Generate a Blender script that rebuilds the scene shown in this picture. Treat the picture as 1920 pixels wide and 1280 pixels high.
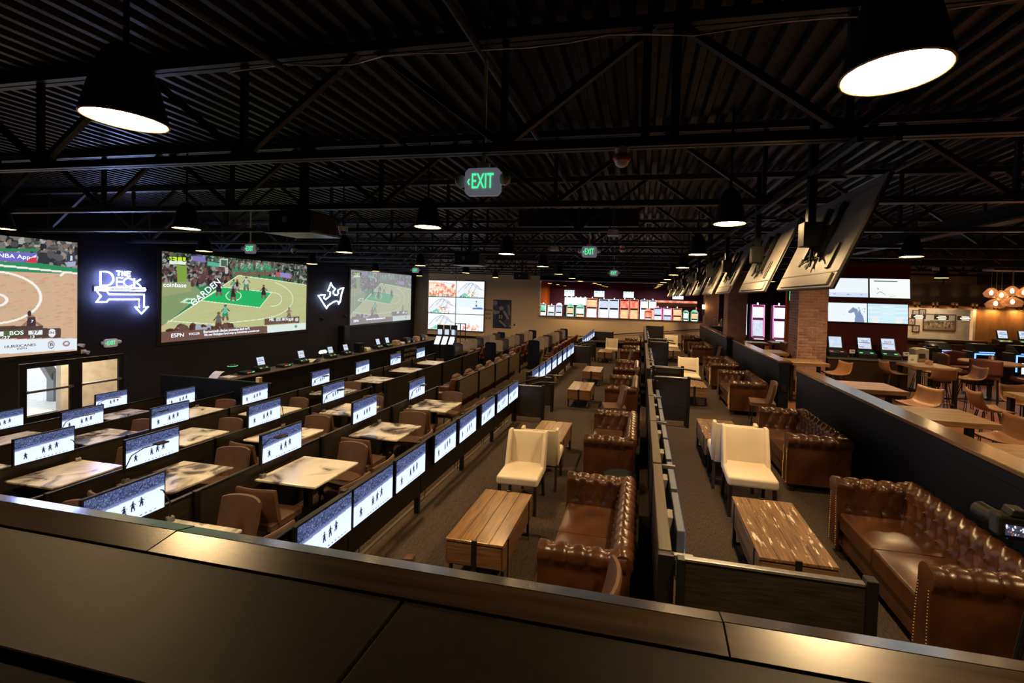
import bpy, bmesh, math, random
import numpy as np
from mathutils import Matrix, Vector
random.seed(7); RNG = np.random.default_rng(5)
PI = math.pi
S = bpy.context.scene
for o in list(bpy.data.objects): bpy.data.objects.remove(o)
COL = S.collection

# ------------------------------------------------------------------ camera, world, exposure
cam = bpy.data.cameras.new('camera'); camo = bpy.data.objects.new('camera', cam); COL.objects.link(camo)
cam.sensor_width = 36.0; cam.sensor_fit = 'HORIZONTAL'; cam.lens = 36*800.38/1920
cam.shift_x = (960-1045.87)/1920; cam.shift_y = (572.06-640)/1920
cam.clip_start = .02; cam.clip_end = 200
_R = [[0.98066802,0.19341478,0.02968095],[0.03347252,-0.01636423,-0.99930566],[-0.19279478,0.9809806,-0.02252196]]
m = Matrix.Identity(4)
for i in range(3):
    m[i][0] = _R[0][i]; m[i][1] = -_R[1][i]; m[i][2] = -_R[2][i]
m.translation = (0, 0, 2.45); camo.matrix_world = m
S.camera = camo
world = bpy.data.worlds.new('daylight'); S.world = world; world.use_nodes = True
bg = world.node_tree.nodes['Background']; bg.inputs[0].default_value = (.80, .86, .95, 1); bg.inputs[1].default_value = 2.2
S.view_settings.view_transform = 'Standard'; S.view_settings.look = 'None'
S.view_settings.exposure = 0.0; S.view_settings.gamma = 1.0; S.view_settings.use_curve_mapping = False
LAMP = 135.0          # radiance of the pendant diffusers
LAMP_SPOT = 290.0     # watts of the bulb behind each diffuser

# ------------------------------------------------------------------ materials
MATS = {}
def _new(name):
    mt = bpy.data.materials.new(name); mt.use_nodes = True; nt = mt.node_tree; nt.nodes.clear()
    out = nt.nodes.new('ShaderNodeOutputMaterial'); MATS[name] = mt
    return mt, nt, out
def N(nt, t, **kw):
    n = nt.nodes.new(t)
    for k, v in kw.items(): setattr(n, k, v)
    return n
def coords(nt, scale=(1,1,1), rnd=False, kind='Object'):
    tc = N(nt, 'ShaderNodeTexCoord'); mp = N(nt, 'ShaderNodeMapping'); mp.inputs['Scale'].default_value = scale
    nt.links.new(tc.outputs[kind], mp.inputs[0])
    if rnd:
        oi = N(nt, 'ShaderNodeObjectInfo'); mu = N(nt, 'ShaderNodeMath', operation='MULTIPLY'); mu.inputs[1].default_value = 37.0
        nt.links.new(oi.outputs['Random'], mu.inputs[0]); nt.links.new(mu.outputs[0], mp.inputs['Location'])
    return mp.outputs[0]
def ramp(nt, fac, stops):
    r = N(nt, 'ShaderNodeValToRGB'); e = r.color_ramp.elements
    while len(e) < len(stops): e.new(.5)
    for el, (p, c) in zip(e, stops): el.position = p; el.color = (*c, 1)
    nt.links.new(fac, r.inputs[0]); return r.outputs[0]
def mat(name, col, rough=.5, metal=0, col2=None, scale=8, stretch=(1,1,1), rnd=False, bump=0, spec=.5, bscale=None, detail=4, lo=.35, hi=.65, coat=0):
    mt, nt, out = _new(name)
    b = N(nt, 'ShaderNodeBsdfPrincipled'); b.inputs['Roughness'].default_value = rough; b.inputs['Metallic'].default_value = metal
    b.inputs['Specular IOR Level'].default_value = spec; b.inputs['Coat Weight'].default_value = coat; b.inputs['Coat Roughness'].default_value = .15
    nt.links.new(b.outputs[0], out.inputs[0])
    if col2 is None: col2 = tuple(c*.78 for c in col)
    v = coords(nt, stretch, rnd); nz = N(nt, 'ShaderNodeTexNoise'); nz.inputs['Scale'].default_value = scale; nz.inputs['Detail'].default_value = detail
    nt.links.new(v, nz.inputs['Vector'])
    nt.links.new(ramp(nt, nz.outputs[0], [(lo, col2), (hi, col)]), b.inputs['Base Color'])
    if bump:
        bz = nz
        if bscale:
            bz = N(nt, 'ShaderNodeTexNoise'); bz.inputs['Scale'].default_value = bscale; bz.inputs['Detail'].default_value = 3; nt.links.new(v, bz.inputs['Vector'])
        bp = N(nt, 'ShaderNodeBump'); bp.inputs['Strength'].default_value = bump; bp.inputs['Distance'].default_value = .01
        nt.links.new(bz.outputs[0], bp.inputs['Height']); nt.links.new(bp.outputs[0], b.inputs['Normal'])
    return mt
def glow(name, col, strength, col2=None, scale=6):
    mt, nt, out = _new(name); e = N(nt, 'ShaderNodeEmission'); e.inputs[1].default_value = strength
    if col2:
        nz = N(nt, 'ShaderNodeTexNoise'); nz.inputs['Scale'].default_value = scale; nt.links.new(coords(nt, rnd=True), nz.inputs['Vector'])
        nt.links.new(ramp(nt, nz.outputs[0], [(.4, col2), (.6, col)]), e.inputs[0])
    else: e.inputs[0].default_value = (*col, 1)
    nt.links.new(e.outputs[0], out.inputs[0]); return mt
def picture(name, strength, tint=(1,1,1), mix=0.0):
    """light-giving display that shows the mesh's colour attribute"""
    mt, nt, out = _new(name); a = N(nt, 'ShaderNodeAttribute'); a.attribute_name = 'picture'
    e = N(nt, 'ShaderNodeEmission'); e.inputs[1].default_value = strength
    mx = N(nt, 'ShaderNodeMix', data_type='RGBA'); mx.inputs[0].default_value = mix; mx.inputs[7].default_value = (*tint, 1)
    nt.links.new(a.outputs[0], mx.inputs[6]); nt.links.new(mx.outputs[2], e.inputs[0]); nt.links.new(e.outputs[0], out.inputs[0]); return mt
def lit_plate(name, col, e):
    mt = mat(name, col, .4, scale=10); b = [n for n in mt.node_tree.nodes if n.type == 'BSDF_PRINCIPLED'][0]; b.inputs['Emission Color'].default_value = (.75,.78,1,1); b.inputs['Emission Strength'].default_value = e; return mt
def printed(name, rough=.5):
    mt, nt, out = _new(name); a = N(nt, 'ShaderNodeAttribute'); a.attribute_name = 'picture'
    b = N(nt, 'ShaderNodeBsdfPrincipled'); b.inputs['Roughness'].default_value = rough
    nt.links.new(a.outputs[0], b.inputs['Base Color']); nt.links.new(b.outputs[0], out.inputs[0]); return mt
def glassmat(name, col=(1,1,1), rough=.0):
    mt, nt, out = _new(name); b = N(nt, 'ShaderNodeBsdfPrincipled'); b.inputs['Base Color'].default_value = (*col, 1)
    b.inputs['Roughness'].default_value = rough; b.inputs['Transmission Weight'].default_value = 1; b.inputs['IOR'].default_value = 1.1
    nt.links.new(b.outputs[0], out.inputs[0]); return mt

mat('carpet', (.076,.056,.043), .95, col2=(.034,.0255,.020), scale=60, stretch=(3,.35,1), bump=.5, spec=.1)
mat('tier_carpet', (.075,.055,.040), .95, col2=(.035,.026,.02), scale=40, bump=.4, spec=.1)
mat('deck_carpet', (.020,.007,.006), .95, scale=40, spec=.1)
mat('wood_floor', (.21,.085,.042), .42, col2=(.10,.038,.02), scale=3, stretch=(9,.8,1), spec=.25)
mat('deck_paint', (.0045,.005,.007), .40, scale=3, spec=.22)
mat('joist_paint', (.034,.034,.044), .42, scale=5, spec=.3)
mat('black_metal', (.006,.006,.007), .42, scale=20)
mat('black_plastic', (.005,.005,.006), .45, scale=30)
mat('grey_metal', (.25,.25,.27), .35, .7, scale=20)
mat('dark_laminate', (.016,.013,.011), .40, col2=(.007,.006,.005), scale=5, stretch=(1,1,14), spec=.3)
mat('panel_laminate', (.036,.028,.022), .45, col2=(.015,.012,.010), scale=5, stretch=(1,1,16), spec=.3)
mat('tan_panel', (.105,.076,.046), .6, col2=(.07,.05,.03), scale=4, stretch=(1,1,10), spec=.3)
mat('navy_paint', (.0032,.0062,.0145), .5, scale=3, spec=.22)
mat('screen_wall', (.019,.019,.036), .75, col2=(.016,.015,.029), scale=1.2, spec=.2)
mat('beige_wall', (.72,.53,.37), .85, col2=(.68,.50,.35), scale=1, spec=.2)
mat('grey_wall', (.20,.17,.145), .85, scale=1, spec=.2)
mat('red_wall', (.085,.009,.012), .7, scale=1.5, spec=.3)
mat('orange_wall', (.72,.18,.05), .8, col2=(.66,.16,.045), scale=1, spec=.2)
mat('purple_wall', (.12,.045,.15), .8, scale=1, spec=.2)
mat('black_wall', (.007,.006,.007), .8, scale=1, spec=.2)
mat('leather', (.078,.028,.0105), .29, col2=(.042,.0155,.0068), scale=5, bump=.10, bscale=130, spec=.6, coat=.12)
mat('cream_leather', (.70,.61,.48), .42, col2=(.66,.57,.44), scale=4, bump=.05, bscale=160)
mat('chair_fabric', (.13,.068,.042), .6, col2=(.10,.052,.033), scale=6, bump=.1, bscale=200)
mat('tan_leather', (.22,.10,.045), .45, col2=(.16,.07,.03), scale=4)
mat('red_leather', (.10,.025,.018), .45, scale=4)
mat('walnut_leg', (.030,.016,.010), .35, scale=8)
mat('reclaimed', (.29,.145,.034), .29, col2=(.085,.038,.014), scale=4, stretch=(11,.9,11), rnd=True, bump=.08, lo=.3, hi=.7, coat=.12)
mat('crate_board', (.20,.105,.045), .45, col2=(.075,.036,.015), scale=4, stretch=(.9,.9,12), rnd=True, bump=.3, lo=.3, hi=.7)
mat('worn_wood', (.27,.165,.085), .45, col2=(.09,.045,.022), scale=4, stretch=(.9,.9,12), rnd=True, bump=.3, lo=.3, hi=.72)
mat('bar_top_wood', (.28,.155,.072), .4, col2=(.12,.06,.027), scale=4, stretch=(1,9,9), rnd=True, lo=.3, hi=.7)
mat('cap_wood', (.15,.082,.036), .22, col2=(.085,.045,.021), scale=4, stretch=(10,.7,10), coat=.3)
mat('cap_tan', (.085,.062,.043), .4, col2=(.06,.043,.03), scale=4, stretch=(10,.6,10))
mat('ledge_cap', (.036,.022,.014), .25, col2=(.018,.011,.008), scale=3, stretch=(.7,18,18), spec=.30)
mat('ledge_strip', (.020,.018,.022), .20, col2=(.015,.013,.016), scale=3, stretch=(.7,18,18), spec=1.0, coat=1.0)
mat('ledge_top', (.009,.0065,.005), .50, col2=(.006,.0045,.0035), scale=60, bump=.04, spec=.11)
mat('tan_wood', (.42,.20,.07), .5, col2=(.30,.13,.04), scale=2, stretch=(3,3,1))
mat('brick_red', (.44,.235,.18), .85, col2=(.13,.055,.05), scale=2.0, rnd=True, bump=.4, bscale=40, lo=.2, hi=.8)
mat('mortar', (.58,.50,.45), .9, scale=30, bump=.3)
mat('white_paint', (.75,.74,.70), .5, scale=6)
mat('cream_paint', (.66,.56,.42), .6, scale=4)
mat('paper', (.8,.8,.78), .7, scale=10)
mat('silver_back', (.26,.235,.22), .45, col2=(.215,.195,.18), scale=1.5, stretch=(1,1,12))
mat('tv_back_blue', (.10,.13,.21), .4, scale=4)
mat('sign_grey', (.78,.74,.86), .4, scale=10)
lit_plate('sign_plate', (.78,.74,.86), .10)  # exit plate given a faint glow in place of light falling on it
mat('red_plastic', (.5,.02,.03), .3, scale=10)
mat('clear_lens', (.85,.85,.85), .15, scale=10)
mat('gold_print', (.42,.30,.14), .5, scale=10)
mat('grey_print', (.055,.055,.07), .7, scale=10)
mat('cardboard', (.42,.27,.14), .8, scale=6)
mat('shade_inner', (.85,.62,.25), .35, scale=4)
mat('nail_brass', (.6,.42,.2), .3, .8, scale=20)
mat('carrel_panel', (.30,.24,.18), .3, scale=3, col2=(.22,.17,.12))
mat('carrel_dark', (.06,.045,.045), .25, scale=3, col2=(.04,.03,.03))
mat('frame_wood', (.10,.055,.03), .5, scale=8)
glow('lamp_diffuser', (1.0,.66,.31), LAMP)
glow('exit_green', (.06,1.0,.36), 1.2)
glow('neon_white', (.42,.52,1.0), 58.0)
glow('crown_white', (.62,.80,1.0), 11.0)
glow('white_led', (.80,.90,1.0), 1.5)
glow('blue_led', (.12,.28,1.0), 3.0)
glow('pink_led', (1.0,.25,.55), 1.6)
glow('green_led', (.15,1.0,.30), 1.1)
glow('red_led', (1.0,.12,.10), .9)
glow('kiosk_screen', (.75,.82,.95), 1.0, (.62,.72,.9), 9)
glow('slot_white', (1.0,.90,.97), 1.5, (.72,.80,1.0), 5)
glow('slot_red', (1.0,.16,.12), 1.0, (1.0,.48,.30), 5)
glow('slot_green', (.10,.75,.33), .9, (.5,1.0,.75), 5)
glow('slot_gold', (1.0,.70,.35), 1.1, (1.0,.55,.30), 5)
glow('bulb_warm', (1.0,.60,.22), 30.0)
glow('bar_light', (1.0,.60,.24), 420.0)
glow('sign_white', (1.0,.86,.62), 1.6)
glow('hatch_fill', (1.0,.80,.58), 38.0)
glow('vestibule_light', (1.0,.84,.66), 170.0)
glow('task_light', (.85,.95,1.0), 5.0)
glow('banker_green', (.55,1.0,.75), 4.0)
picture('screen_feed', 1.08); picture('screen_feed_pale', .85, (.82,.84,.90), .33)
picture('tv_feed', 1.42); picture('tv_feed_bright', 1.12); picture('tv_feed_mild', 1.0)
printed('poster_print')
def thin_glass(name, tint, body, fac, rough=.05):
    mt, nt, out = _new(name); tr = N(nt, 'ShaderNodeBsdfTransparent'); tr.inputs[0].default_value = (*tint, 1); b = N(nt, 'ShaderNodeBsdfPrincipled'); b.inputs['Base Color'].default_value = (*body, 1); b.inputs['Roughness'].default_value = rough
    mx = N(nt, 'ShaderNodeMixShader'); mx.inputs[0].default_value = fac; nt.links.new(tr.outputs[0], mx.inputs[1]); nt.links.new(b.outputs[0], mx.inputs[2]); nt.links.new(mx.outputs[0], out.inputs[0])
thin_glass('door_glass', (.97,.98,.97), (.02,.02,.02), .08); thin_glass('lamp_glass', (.95,.86,.80), (.75,.50,.42), .28)
def table_art():
    mt, nt, out = _new('table_art'); b = N(nt, 'ShaderNodeBsdfPrincipled'); b.inputs['Roughness'].default_value = .22
    nz = N(nt, 'ShaderNodeTexNoise'); nz.inputs['Scale'].default_value = 2.6; nz.inputs['Detail'].default_value = 5; nz.inputs['Distortion'].default_value = .9
    nt.links.new(coords(nt, rnd=True), nz.inputs['Vector'])
    oi = N(nt, 'ShaderNodeObjectInfo'); ma = N(nt, 'ShaderNodeMath', operation='MULTIPLY_ADD'); ma.inputs[1].default_value = .16; nt.links.new(oi.outputs['Random'], ma.inputs[0]); nt.links.new(nz.outputs[0], ma.inputs[2])
    nt.links.new(ramp(nt, ma.outputs[0], [(.41, (.05,.045,.05)), (.475, (.20,.17,.165)), (.535, (.55,.52,.49)), (.66, (.80,.77,.72))]), b.inputs['Base Color'])
    nt.links.new(b.outputs[0], out.inputs[0])
table_art()
def worn_top():
    """planks with flakes of old white paint"""
    mt, nt, out = _new('worn_plank'); b = N(nt, 'ShaderNodeBsdfPrincipled'); b.inputs['Roughness'].default_value = .42
    n1 = N(nt, 'ShaderNodeTexNoise'); n1.inputs['Scale'].default_value = 4; n1.inputs['Detail'].default_value = 5
    nt.links.new(coords(nt, (13,.8,13), True), n1.inputs['Vector'])
    n2 = N(nt, 'ShaderNodeTexNoise'); n2.inputs['Scale'].default_value = 3.2; n2.inputs['Detail'].default_value = 6; n2.inputs['Roughness'].default_value = .7
    nt.links.new(coords(nt, (9,1.3,4), True), n2.inputs['Vector'])
    c1 = ramp(nt, n1.outputs[0], [(.3, (.075,.034,.016)), (.7, (.25,.135,.062))]); f = ramp(nt, n2.outputs[0], [(.585, (0,0,0)), (.62, (1,1,1))])
    mx = N(nt, 'ShaderNodeMix', data_type='RGBA'); nt.links.new(f, mx.inputs[0]); nt.links.new(c1, mx.inputs[6]); mx.inputs[7].default_value = (.72,.66,.56,1)
    nt.links.new(mx.outputs[2], b.inputs['Base Color']); nt.links.new(b.outputs[0], out.inputs[0])
worn_top()

# ------------------------------------------------------------------ mesh helpers
class MB:
    def __init__(s): s.v = []; s.f = []
    def add(s, vs, fs):
        o = len(s.v); s.v += [tuple(p) for p in vs]; s.f += [tuple(i+o for i in f) for f in fs]; return s
    def box(s, x0, x1, y0, y1, z0, z1):
        return s.add([(x,y,z) for z in (z0,z1) for y in (y0,y1) for x in (x0,x1)],
                     [(0,2,3,1),(4,5,7,6),(0,1,5,4),(2,6,7,3),(0,4,6,2),(1,3,7,5)])
    def tbox(s, a, b, w, h=None, up=(0,0,1)):
        """bar of width w and height h from a to b"""
        h = h or w; a = Vector(a); b = Vector(b); d = (b-a).normalized(); up = Vector(up)
        if abs(d.dot(up)) > .98: up = Vector((0,1,0))
        sx = d.cross(up).normalized()*w/2; sz = sx.cross(d).normalized()*h/2
        vs = [p+i*sx+j*sz for p in (a,b) for i,j in ((-1,-1),(1,-1),(1,1),(-1,1))]
        return s.add(vs, [(0,1,2,3),(7,6,5,4),(0,4,5,1),(1,5,6,2),(2,6,7,3),(3,7,4,0)])
    def tube(s, pts, r, n=8, closed=False, caps=True):
        pts = [Vector(p) for p in pts]; k = len(pts); rs = r if isinstance(r, (list,tuple)) else [r]*k; o = len(s.v); ref = None
        for i, p in enumerate(pts):
            if closed: d = pts[(i+1) % k]-pts[i-1]
            else: d = pts[min(i+1,k-1)]-pts[max(i-1,0)]
            d = d.normalized() if d.length > 1e-9 else Vector((0,0,1))
            if ref is None:
                ref = Vector((0,0,1)) if abs(d.z) < .9 else Vector((1,0,0))
            e1 = (ref-d*ref.dot(d)); e1 = e1.normalized() if e1.length > 1e-6 else d.orthogonal().normalized(); ref = e1; e2 = d.cross(e1)
            for j in range(n):
                a = 2*PI*j/n; s.v.append(tuple(p+(e1*math.cos(a)+e2*math.sin(a))*rs[i]))
        for i in range(k if closed else k-1):
            a = o+i*n; b = o+((i+1) % k)*n
            for j in range(n): s.f.append((a+j, a+(j+1)%n, b+(j+1)%n, b+j))
        if caps and not closed:
            s.f.append(tuple(o+j for j in range(n))[::-1]); s.f.append(tuple(o+(k-1)*n+j for j in range(n)))
        return s
    def cyl(s, x, y, z0, z1, r, n=12, r2=None): return s.tube([(x,y,z0),(x,y,z1)], [r, r if r2 is None else r2], n)
    def lathe(s, prof, n=20, c=(0,0,0), caps=False):
        o = len(s.v)
        for r, z in prof:
            for j in range(n):
                a = 2*PI*j/n; s.v.append((c[0]+r*math.cos(a), c[1]+r*math.sin(a), c[2]+z))
        for i in range(len(prof)-1):
            for j in range(n):
                s.f.append((o+i*n+j, o+i*n+(j+1)%n, o+(i+1)*n+(j+1)%n, o+(i+1)*n+j))
        if caps:
            s.f.append(tuple(o+j for j in range(n))[::-1]); s.f.append(tuple(o+(len(prof)-1)*n+j for j in range(n)))
        return s
    def prism(s, poly, axis, a, b):
        """closed polygon in the plane across axis, pushed from a to b along it"""
        def P(p, t): return {'x': (t,p[0],p[1]), 'y': (p[0],t,p[1]), 'z': (p[0],p[1],t)}[axis]
        n = len(poly); vs = [P(p,a) for p in poly]+[P(p,b) for p in poly]
        return s.add(vs, [tuple(range(n))[::-1], tuple(range(n,2*n))]+[(i,(i+1)%n,n+(i+1)%n,n+i) for i in range(n)])
    def grid(s, fn, nu, nv):
        o = len(s.v)
        for i in range(nu+1):
            for j in range(nv+1): s.v.append(tuple(fn(i/nu, j/nv)))
        for i in range(nu):
            for j in range(nv):
                a = o+i*(nv+1)+j; s.f.append((a, a+nv+1, a+nv+2, a+1))
        return s
    def mesh(s, name, mt, smooth=False, bevel=0, seg=2):
        me = bpy.data.meshes.new(name); me.from_pydata(s.v, [], s.f); me.update()
        bm = bmesh.new(); bm.from_mesh(me)
        bmesh.ops.recalc_face_normals(bm, faces=bm.faces)
        if bevel:
            es = [e for e in bm.edges if len(e.link_faces) == 2 and e.calc_face_angle(0) > .5]
            bmesh.ops.bevel(bm, geom=es, offset=bevel, segments=seg, affect='EDGES', profile=.5, clamp_overlap=True)
        bm.to_mesh(me); bm.free()
        if smooth:
            me.polygons.foreach_set('use_smooth', [True]*len(me.polygons))
            if smooth == 'auto' : me.set_sharp_from_angle(angle=.7)
        me.materials.append(MATS[mt]); return me
    def build(s, name, mt, parent=None, smooth=False, bevel=0, seg=2, loc=None, rot=None):
        return put(name, s.mesh(name, mt, smooth, bevel, seg), parent, loc, rot)
def put(name, me, parent=None, loc=None, rot=None):
    o = bpy.data.objects.new(name, me); COL.objects.link(o)
    if parent is not None: o.parent = parent
    if loc: o.location = loc
    if rot is not None: o.rotation_euler = rot if isinstance(rot, (tuple, list)) else (0,0,rot)
    return o
def tag(o, label, cat, group=None):
    o['label'] = label; o['category'] = cat
    if group: o['group'] = group
    return o
def thing(name, label, cat, loc=(0,0,0), rz=0, group=None):
    o = bpy.data.objects.new(name, None); COL.objects.link(o); o.location = loc; o.rotation_euler = (0,0,rz); o.empty_display_size = .1
    return tag(o, label, cat, group)
def struct(o): o['kind'] = 'structure'; return o
def kids(o): return [c for c in ALLKIDS.get(o.name, [])]
def copy_tree(o, loc, rz=None, label=None, group=None, parent=None):
    c = o.copy(); COL.objects.link(c)
    if parent is not None: c.parent = parent
    if loc is not None: c.location = loc
    if rz is not None: c.rotation_euler = (0,0,rz)
    if label: c['label'] = label
    if group: c['group'] = group
    for ch in o.children:
        d = ch.copy(); COL.objects.link(d); d.parent = c
        for g in ch.children:
            e = g.copy(); COL.objects.link(e); e.parent = d
    return c
def BX(name, mt, b, parent=None, bevel=0, **k): return MB().box(*b).build(name, mt, parent, bevel=bevel, **k)
ORD = ['nearest','second','third','fourth','fifth','sixth','seventh','eighth','ninth','tenth','eleventh','twelfth','thirteenth']
def text_mesh(txt, size, mt, ext=.004, space=1.0):
    cu = bpy.data.curves.new('lettering', 'FONT'); cu.body = txt; cu.size = size; cu.extrude = ext; cu.align_x = 'CENTER'; cu.align_y = 'CENTER'; cu.space_character = space; cu.resolution_u = 3
    o = bpy.data.objects.new('lettering', cu); COL.objects.link(o)
    me = bpy.data.meshes.new_from_object(o.evaluated_get(bpy.context.evaluated_depsgraph_get()))
    bpy.data.objects.remove(o); bpy.data.curves.remove(cu)
    me.transform(Matrix.Rotation(PI/2, 4, 'X')); me.materials.clear(); me.materials.append(MATS[mt]); return me   # stands in XZ and reads from -Y

# ------------------------------------------------------------------ painting of displays and prints (colour attribute on a fine grid)
def paint(w, h, col):
    a = np.zeros((h, w, 3)); a[:] = col; return a
def _uv(a):
    h, w = a.shape[:2]; return np.meshgrid((np.arange(w)+.5)/w, (np.arange(h)+.5)/h)
def poly(a, pts, col):
    U, V = _uv(a); ins = np.zeros(U.shape, bool); n = len(pts)
    for i in range(n):
        (x1,y1), (x2,y2) = pts[i], pts[(i+1) % n]
        if y1 == y2: continue
        c = ((V < y1) != (V < y2)) & (U < (x2-x1)*(V-y1)/(y2-y1)+x1); ins ^= c
    a[ins] = col
def stroke(a, pts, w, col, asp=16/9):
    U, V = _uv(a); U = U*asp
    for (x1,y1), (x2,y2) in zip(pts[:-1], pts[1:]):
        x1 *= asp; x2 *= asp; dx, dy = x2-x1, y2-y1; L = dx*dx+dy*dy+1e-12
        t = np.clip(((U-x1)*dx+(V-y1)*dy)/L, 0, 1); a[np.hypot(U-x1-t*dx, V-y1-t*dy) < w] = col
def blob(a, x, y, rx, ry, col):
    U, V = _uv(a); a[((U-x)/rx)**2+((V-y)/ry)**2 < 1] = col
def noise_fill(a, x0, x1, y0, y1, cols, n, r):
    for _ in range(n):
        c = cols[RNG.integers(len(cols))]; blob(a, RNG.uniform(x0,x1), RNG.uniform(y0,y1), r*RNG.uniform(.5,1.3)*.6, r*RNG.uniform(.6,1.6), c)
def arc(x, y, rx, ry, a0, a1, n=20): return [(x+rx*math.cos(a0+(a1-a0)*i/n), y+ry*math.sin(a0+(a1-a0)*i/n)) for i in range(n+1)]
def player(a, x, y, s, shirt, shorts, skin=(.18,.10,.07)):
    stroke(a, [(x-.10*s,y+1.0*s),(x-.06*s,y+.45*s)], .10*s, skin); stroke(a, [(x+.12*s,y+1.0*s),(x+.05*s,y+.45*s)], .10*s, skin)
    stroke(a, [(x-.05*s,y+.55*s),(x-.03*s,y+.35*s)], .15*s, shorts); stroke(a, [(x+.06*s,y+.55*s),(x+.03*s,y+.35*s)], .15*s, shorts)
    stroke(a, [(x,y+.30*s),(x,y-.05*s)], .15*s, shirt); stroke(a, [(x-.09*s,y),(x-.18*s,y+.25*s)], .05*s, skin); stroke(a, [(x+.09*s,y),(x+.2*s,y+.2*s)], .05*s, skin)
    blob(a, x, y-.30*s, .07*s, .12*s, skin)
def homog(src):
    A = []; B = []
    for (x,y), (u,v) in zip(src, ((0,0),(1,0),(1,1),(0,1))):
        A += [[x,y,1,0,0,0,-u*x,-u*y],[0,0,0,x,y,1,-v*x,-v*y]]; B += [u,v]
    H = np.append(np.linalg.solve(np.array(A,float), np.array(B,float)), 1).reshape(3,3)
    def f(x, y):
        p = H @ np.array([x,y,1.0]); return (p[0]/p[2], p[1]/p[2])
    return f
def grid_mesh(name, arr, W, H, mt):
    """flat display W x H in the XZ plane, reads from -Y"""
    h, w = arr.shape[:2]; xs = np.linspace(0, W, w); zs = np.linspace(H, 0, h)
    X, Z = np.meshgrid(xs, zs); co = np.stack([X, np.zeros_like(X), Z], -1).reshape(-1,3)
    idx = np.arange(h*w).reshape(h,w); q = np.stack([idx[1:,:-1], idx[1:,1:], idx[:-1,1:], idx[:-1,:-1]], -1).reshape(-1,4)
    me = bpy.data.meshes.new(name); me.vertices.add(len(co)); me.vertices.foreach_set('co', co.ravel())
    me.loops.add(q.size); me.loops.foreach_set('vertex_index', q.ravel()); me.polygons.add(len(q)); me.polygons.foreach_set('loop_start', np.arange(0, q.size, 4))
    me.update(calc_edges=True)
    at = me.attributes.new('picture', 'FLOAT_COLOR', 'POINT'); at.data.foreach_set('color', np.concatenate([arr.reshape(-1,3), np.ones((h*w,1))], 1).ravel().astype(np.float32))
    me.materials.append(MATS[mt]); return me

# lettering is made first, while the scene is still light
TXT = {}
for key, txt, size, mt, ext in (('exit','EXIT',.20,'exit_green',.002),('the','',.1,'neon_white',.004),('smoke','SMOKING',.19,'grey_print',.003),('area','AREA',.19,'grey_print',.003),('chev','<<',.34,'grey_print',.003),
    ('dk1','DRAFTKINGS',.20,'gold_print',.004),('dk2','SPORTSBOOK',.20,'gold_print',.004),('dk3','THE BROOK',.20,'gold_print',.004),('33','33',.24,'white_paint',.002),
    ('nba','NBA App',.13,'white_led',.002),('bos','BOS',.125,'white_led',.002),('97','97',.105,'black_plastic',.002),('27',':27',.10,'white_led',.002),('13','13',.09,'white_led',.002),('tnt','TNT',.085,'black_plastic',.002),
    ('series','SERIES 1-0',.07,'gold_print',.002),('hurr','HURRICANES',.085,'grey_print',.002),('espn','ESPN',.06,'grey_print',.002),('b','B',.11,'black_plastic',.002),('seven','7',.085,'white_led',.002),
    ('getup','GET UP',.22,'black_plastic',.002),('espn2','ESPN',.17,'white_led',.002),('soccer','SOCCER',.10,'white_led',.002),('tick1','Bournemouth clinches promotion back to PL',.135,'white_led',.002),
    ('tick2','Win over Nottingham Forest wraps up 2nd automatic promotion spot',.115,'white_led',.002),('garden','GARDEN',.30,'white_led',.002),('mil','MIL',.15,'white_led',.002),('bos2','BOS',.15,'white_led',.002),
    ('score1','115',.15,'black_plastic',.002),('score2','97',.15,'black_plastic',.002),('coin','coinbase',.19,'white_led',.002),('deck','DECK',.055,'black_plastic',.0005),('deck2','DECK',.06,'black_plastic',.0005)):
    if txt: TXT[key] = text_mesh(txt, size, mt, ext)
MATS['exit_green']
bpy.context.view_layer.update()

# ================================================================== THE SETTING
ZL = -.31; XA = -2.67; XS = -14.0; YB = 24.6; ZR = .15
T = [None, -.66, -.80, -1.02, -1.26, -1.50]                 # tier floors going down to the screens
XB = {'B': -4.67, 'C': -6.40, 'D': -8.45, 'E': -10.67, 'F': -12.80}
ZT = {'B': .405, 'C': .274, 'D': .067, 'E': -.206, 'F': -.436}   # display centres
def floor(b, mt='carpet'): return struct(BX('floor', mt, b))
floor((.05,3.0,.8,YB,-1.9,0)); floor((3.0,15.5,-4.2,37,-1.9,ZR), 'wood_floor'); floor((-2.79,.05,.8,YB,-1.9,ZL))
floor((-4.75,-2.79,.8,YB,-1.9,T[1]), 'tier_carpet'); floor((-6.5,-4.75,.8,YB,-1.9,T[2]), 'tier_carpet'); floor((-8.55,-6.5,-4.2,YB,-1.9,T[3]), 'tier_carpet')
floor((-10.75,-8.55,-4.2,YB,-1.9,T[4]), 'tier_carpet'); floor((XS,-10.75,9.6,YB,-1.9,T[4]), 'tier_carpet'); floor((XS,-10.75,-4.2,9.6,-1.9,T[5]), 'tier_carpet')
floor((-6.5,-3.4,-4.2,.8,-1.9,T[2]), 'tier_carpet'); floor((-3.4,3.0,-4.2,.8,-1.9,.85), 'deck_carpet'); floor((-8.2,3.0,YB+.2,37,-1.9,0), 'tier_carpet'); floor((-17.4,XS,6.2,11.6,-1.9,T[5]), 'tier_carpet')
tn = 0
for b in ((-2.80,-2.76,2.2,8.9,ZL-.02,ZL+.012),(-2.80,-2.76,10,YB,ZL-.02,ZL+.012),(.04,.08,8.6,9.6,-.02,.012)):
    tn += 1; struct(BX('trim_%d' % tn, 'cap_tan', b))
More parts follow.
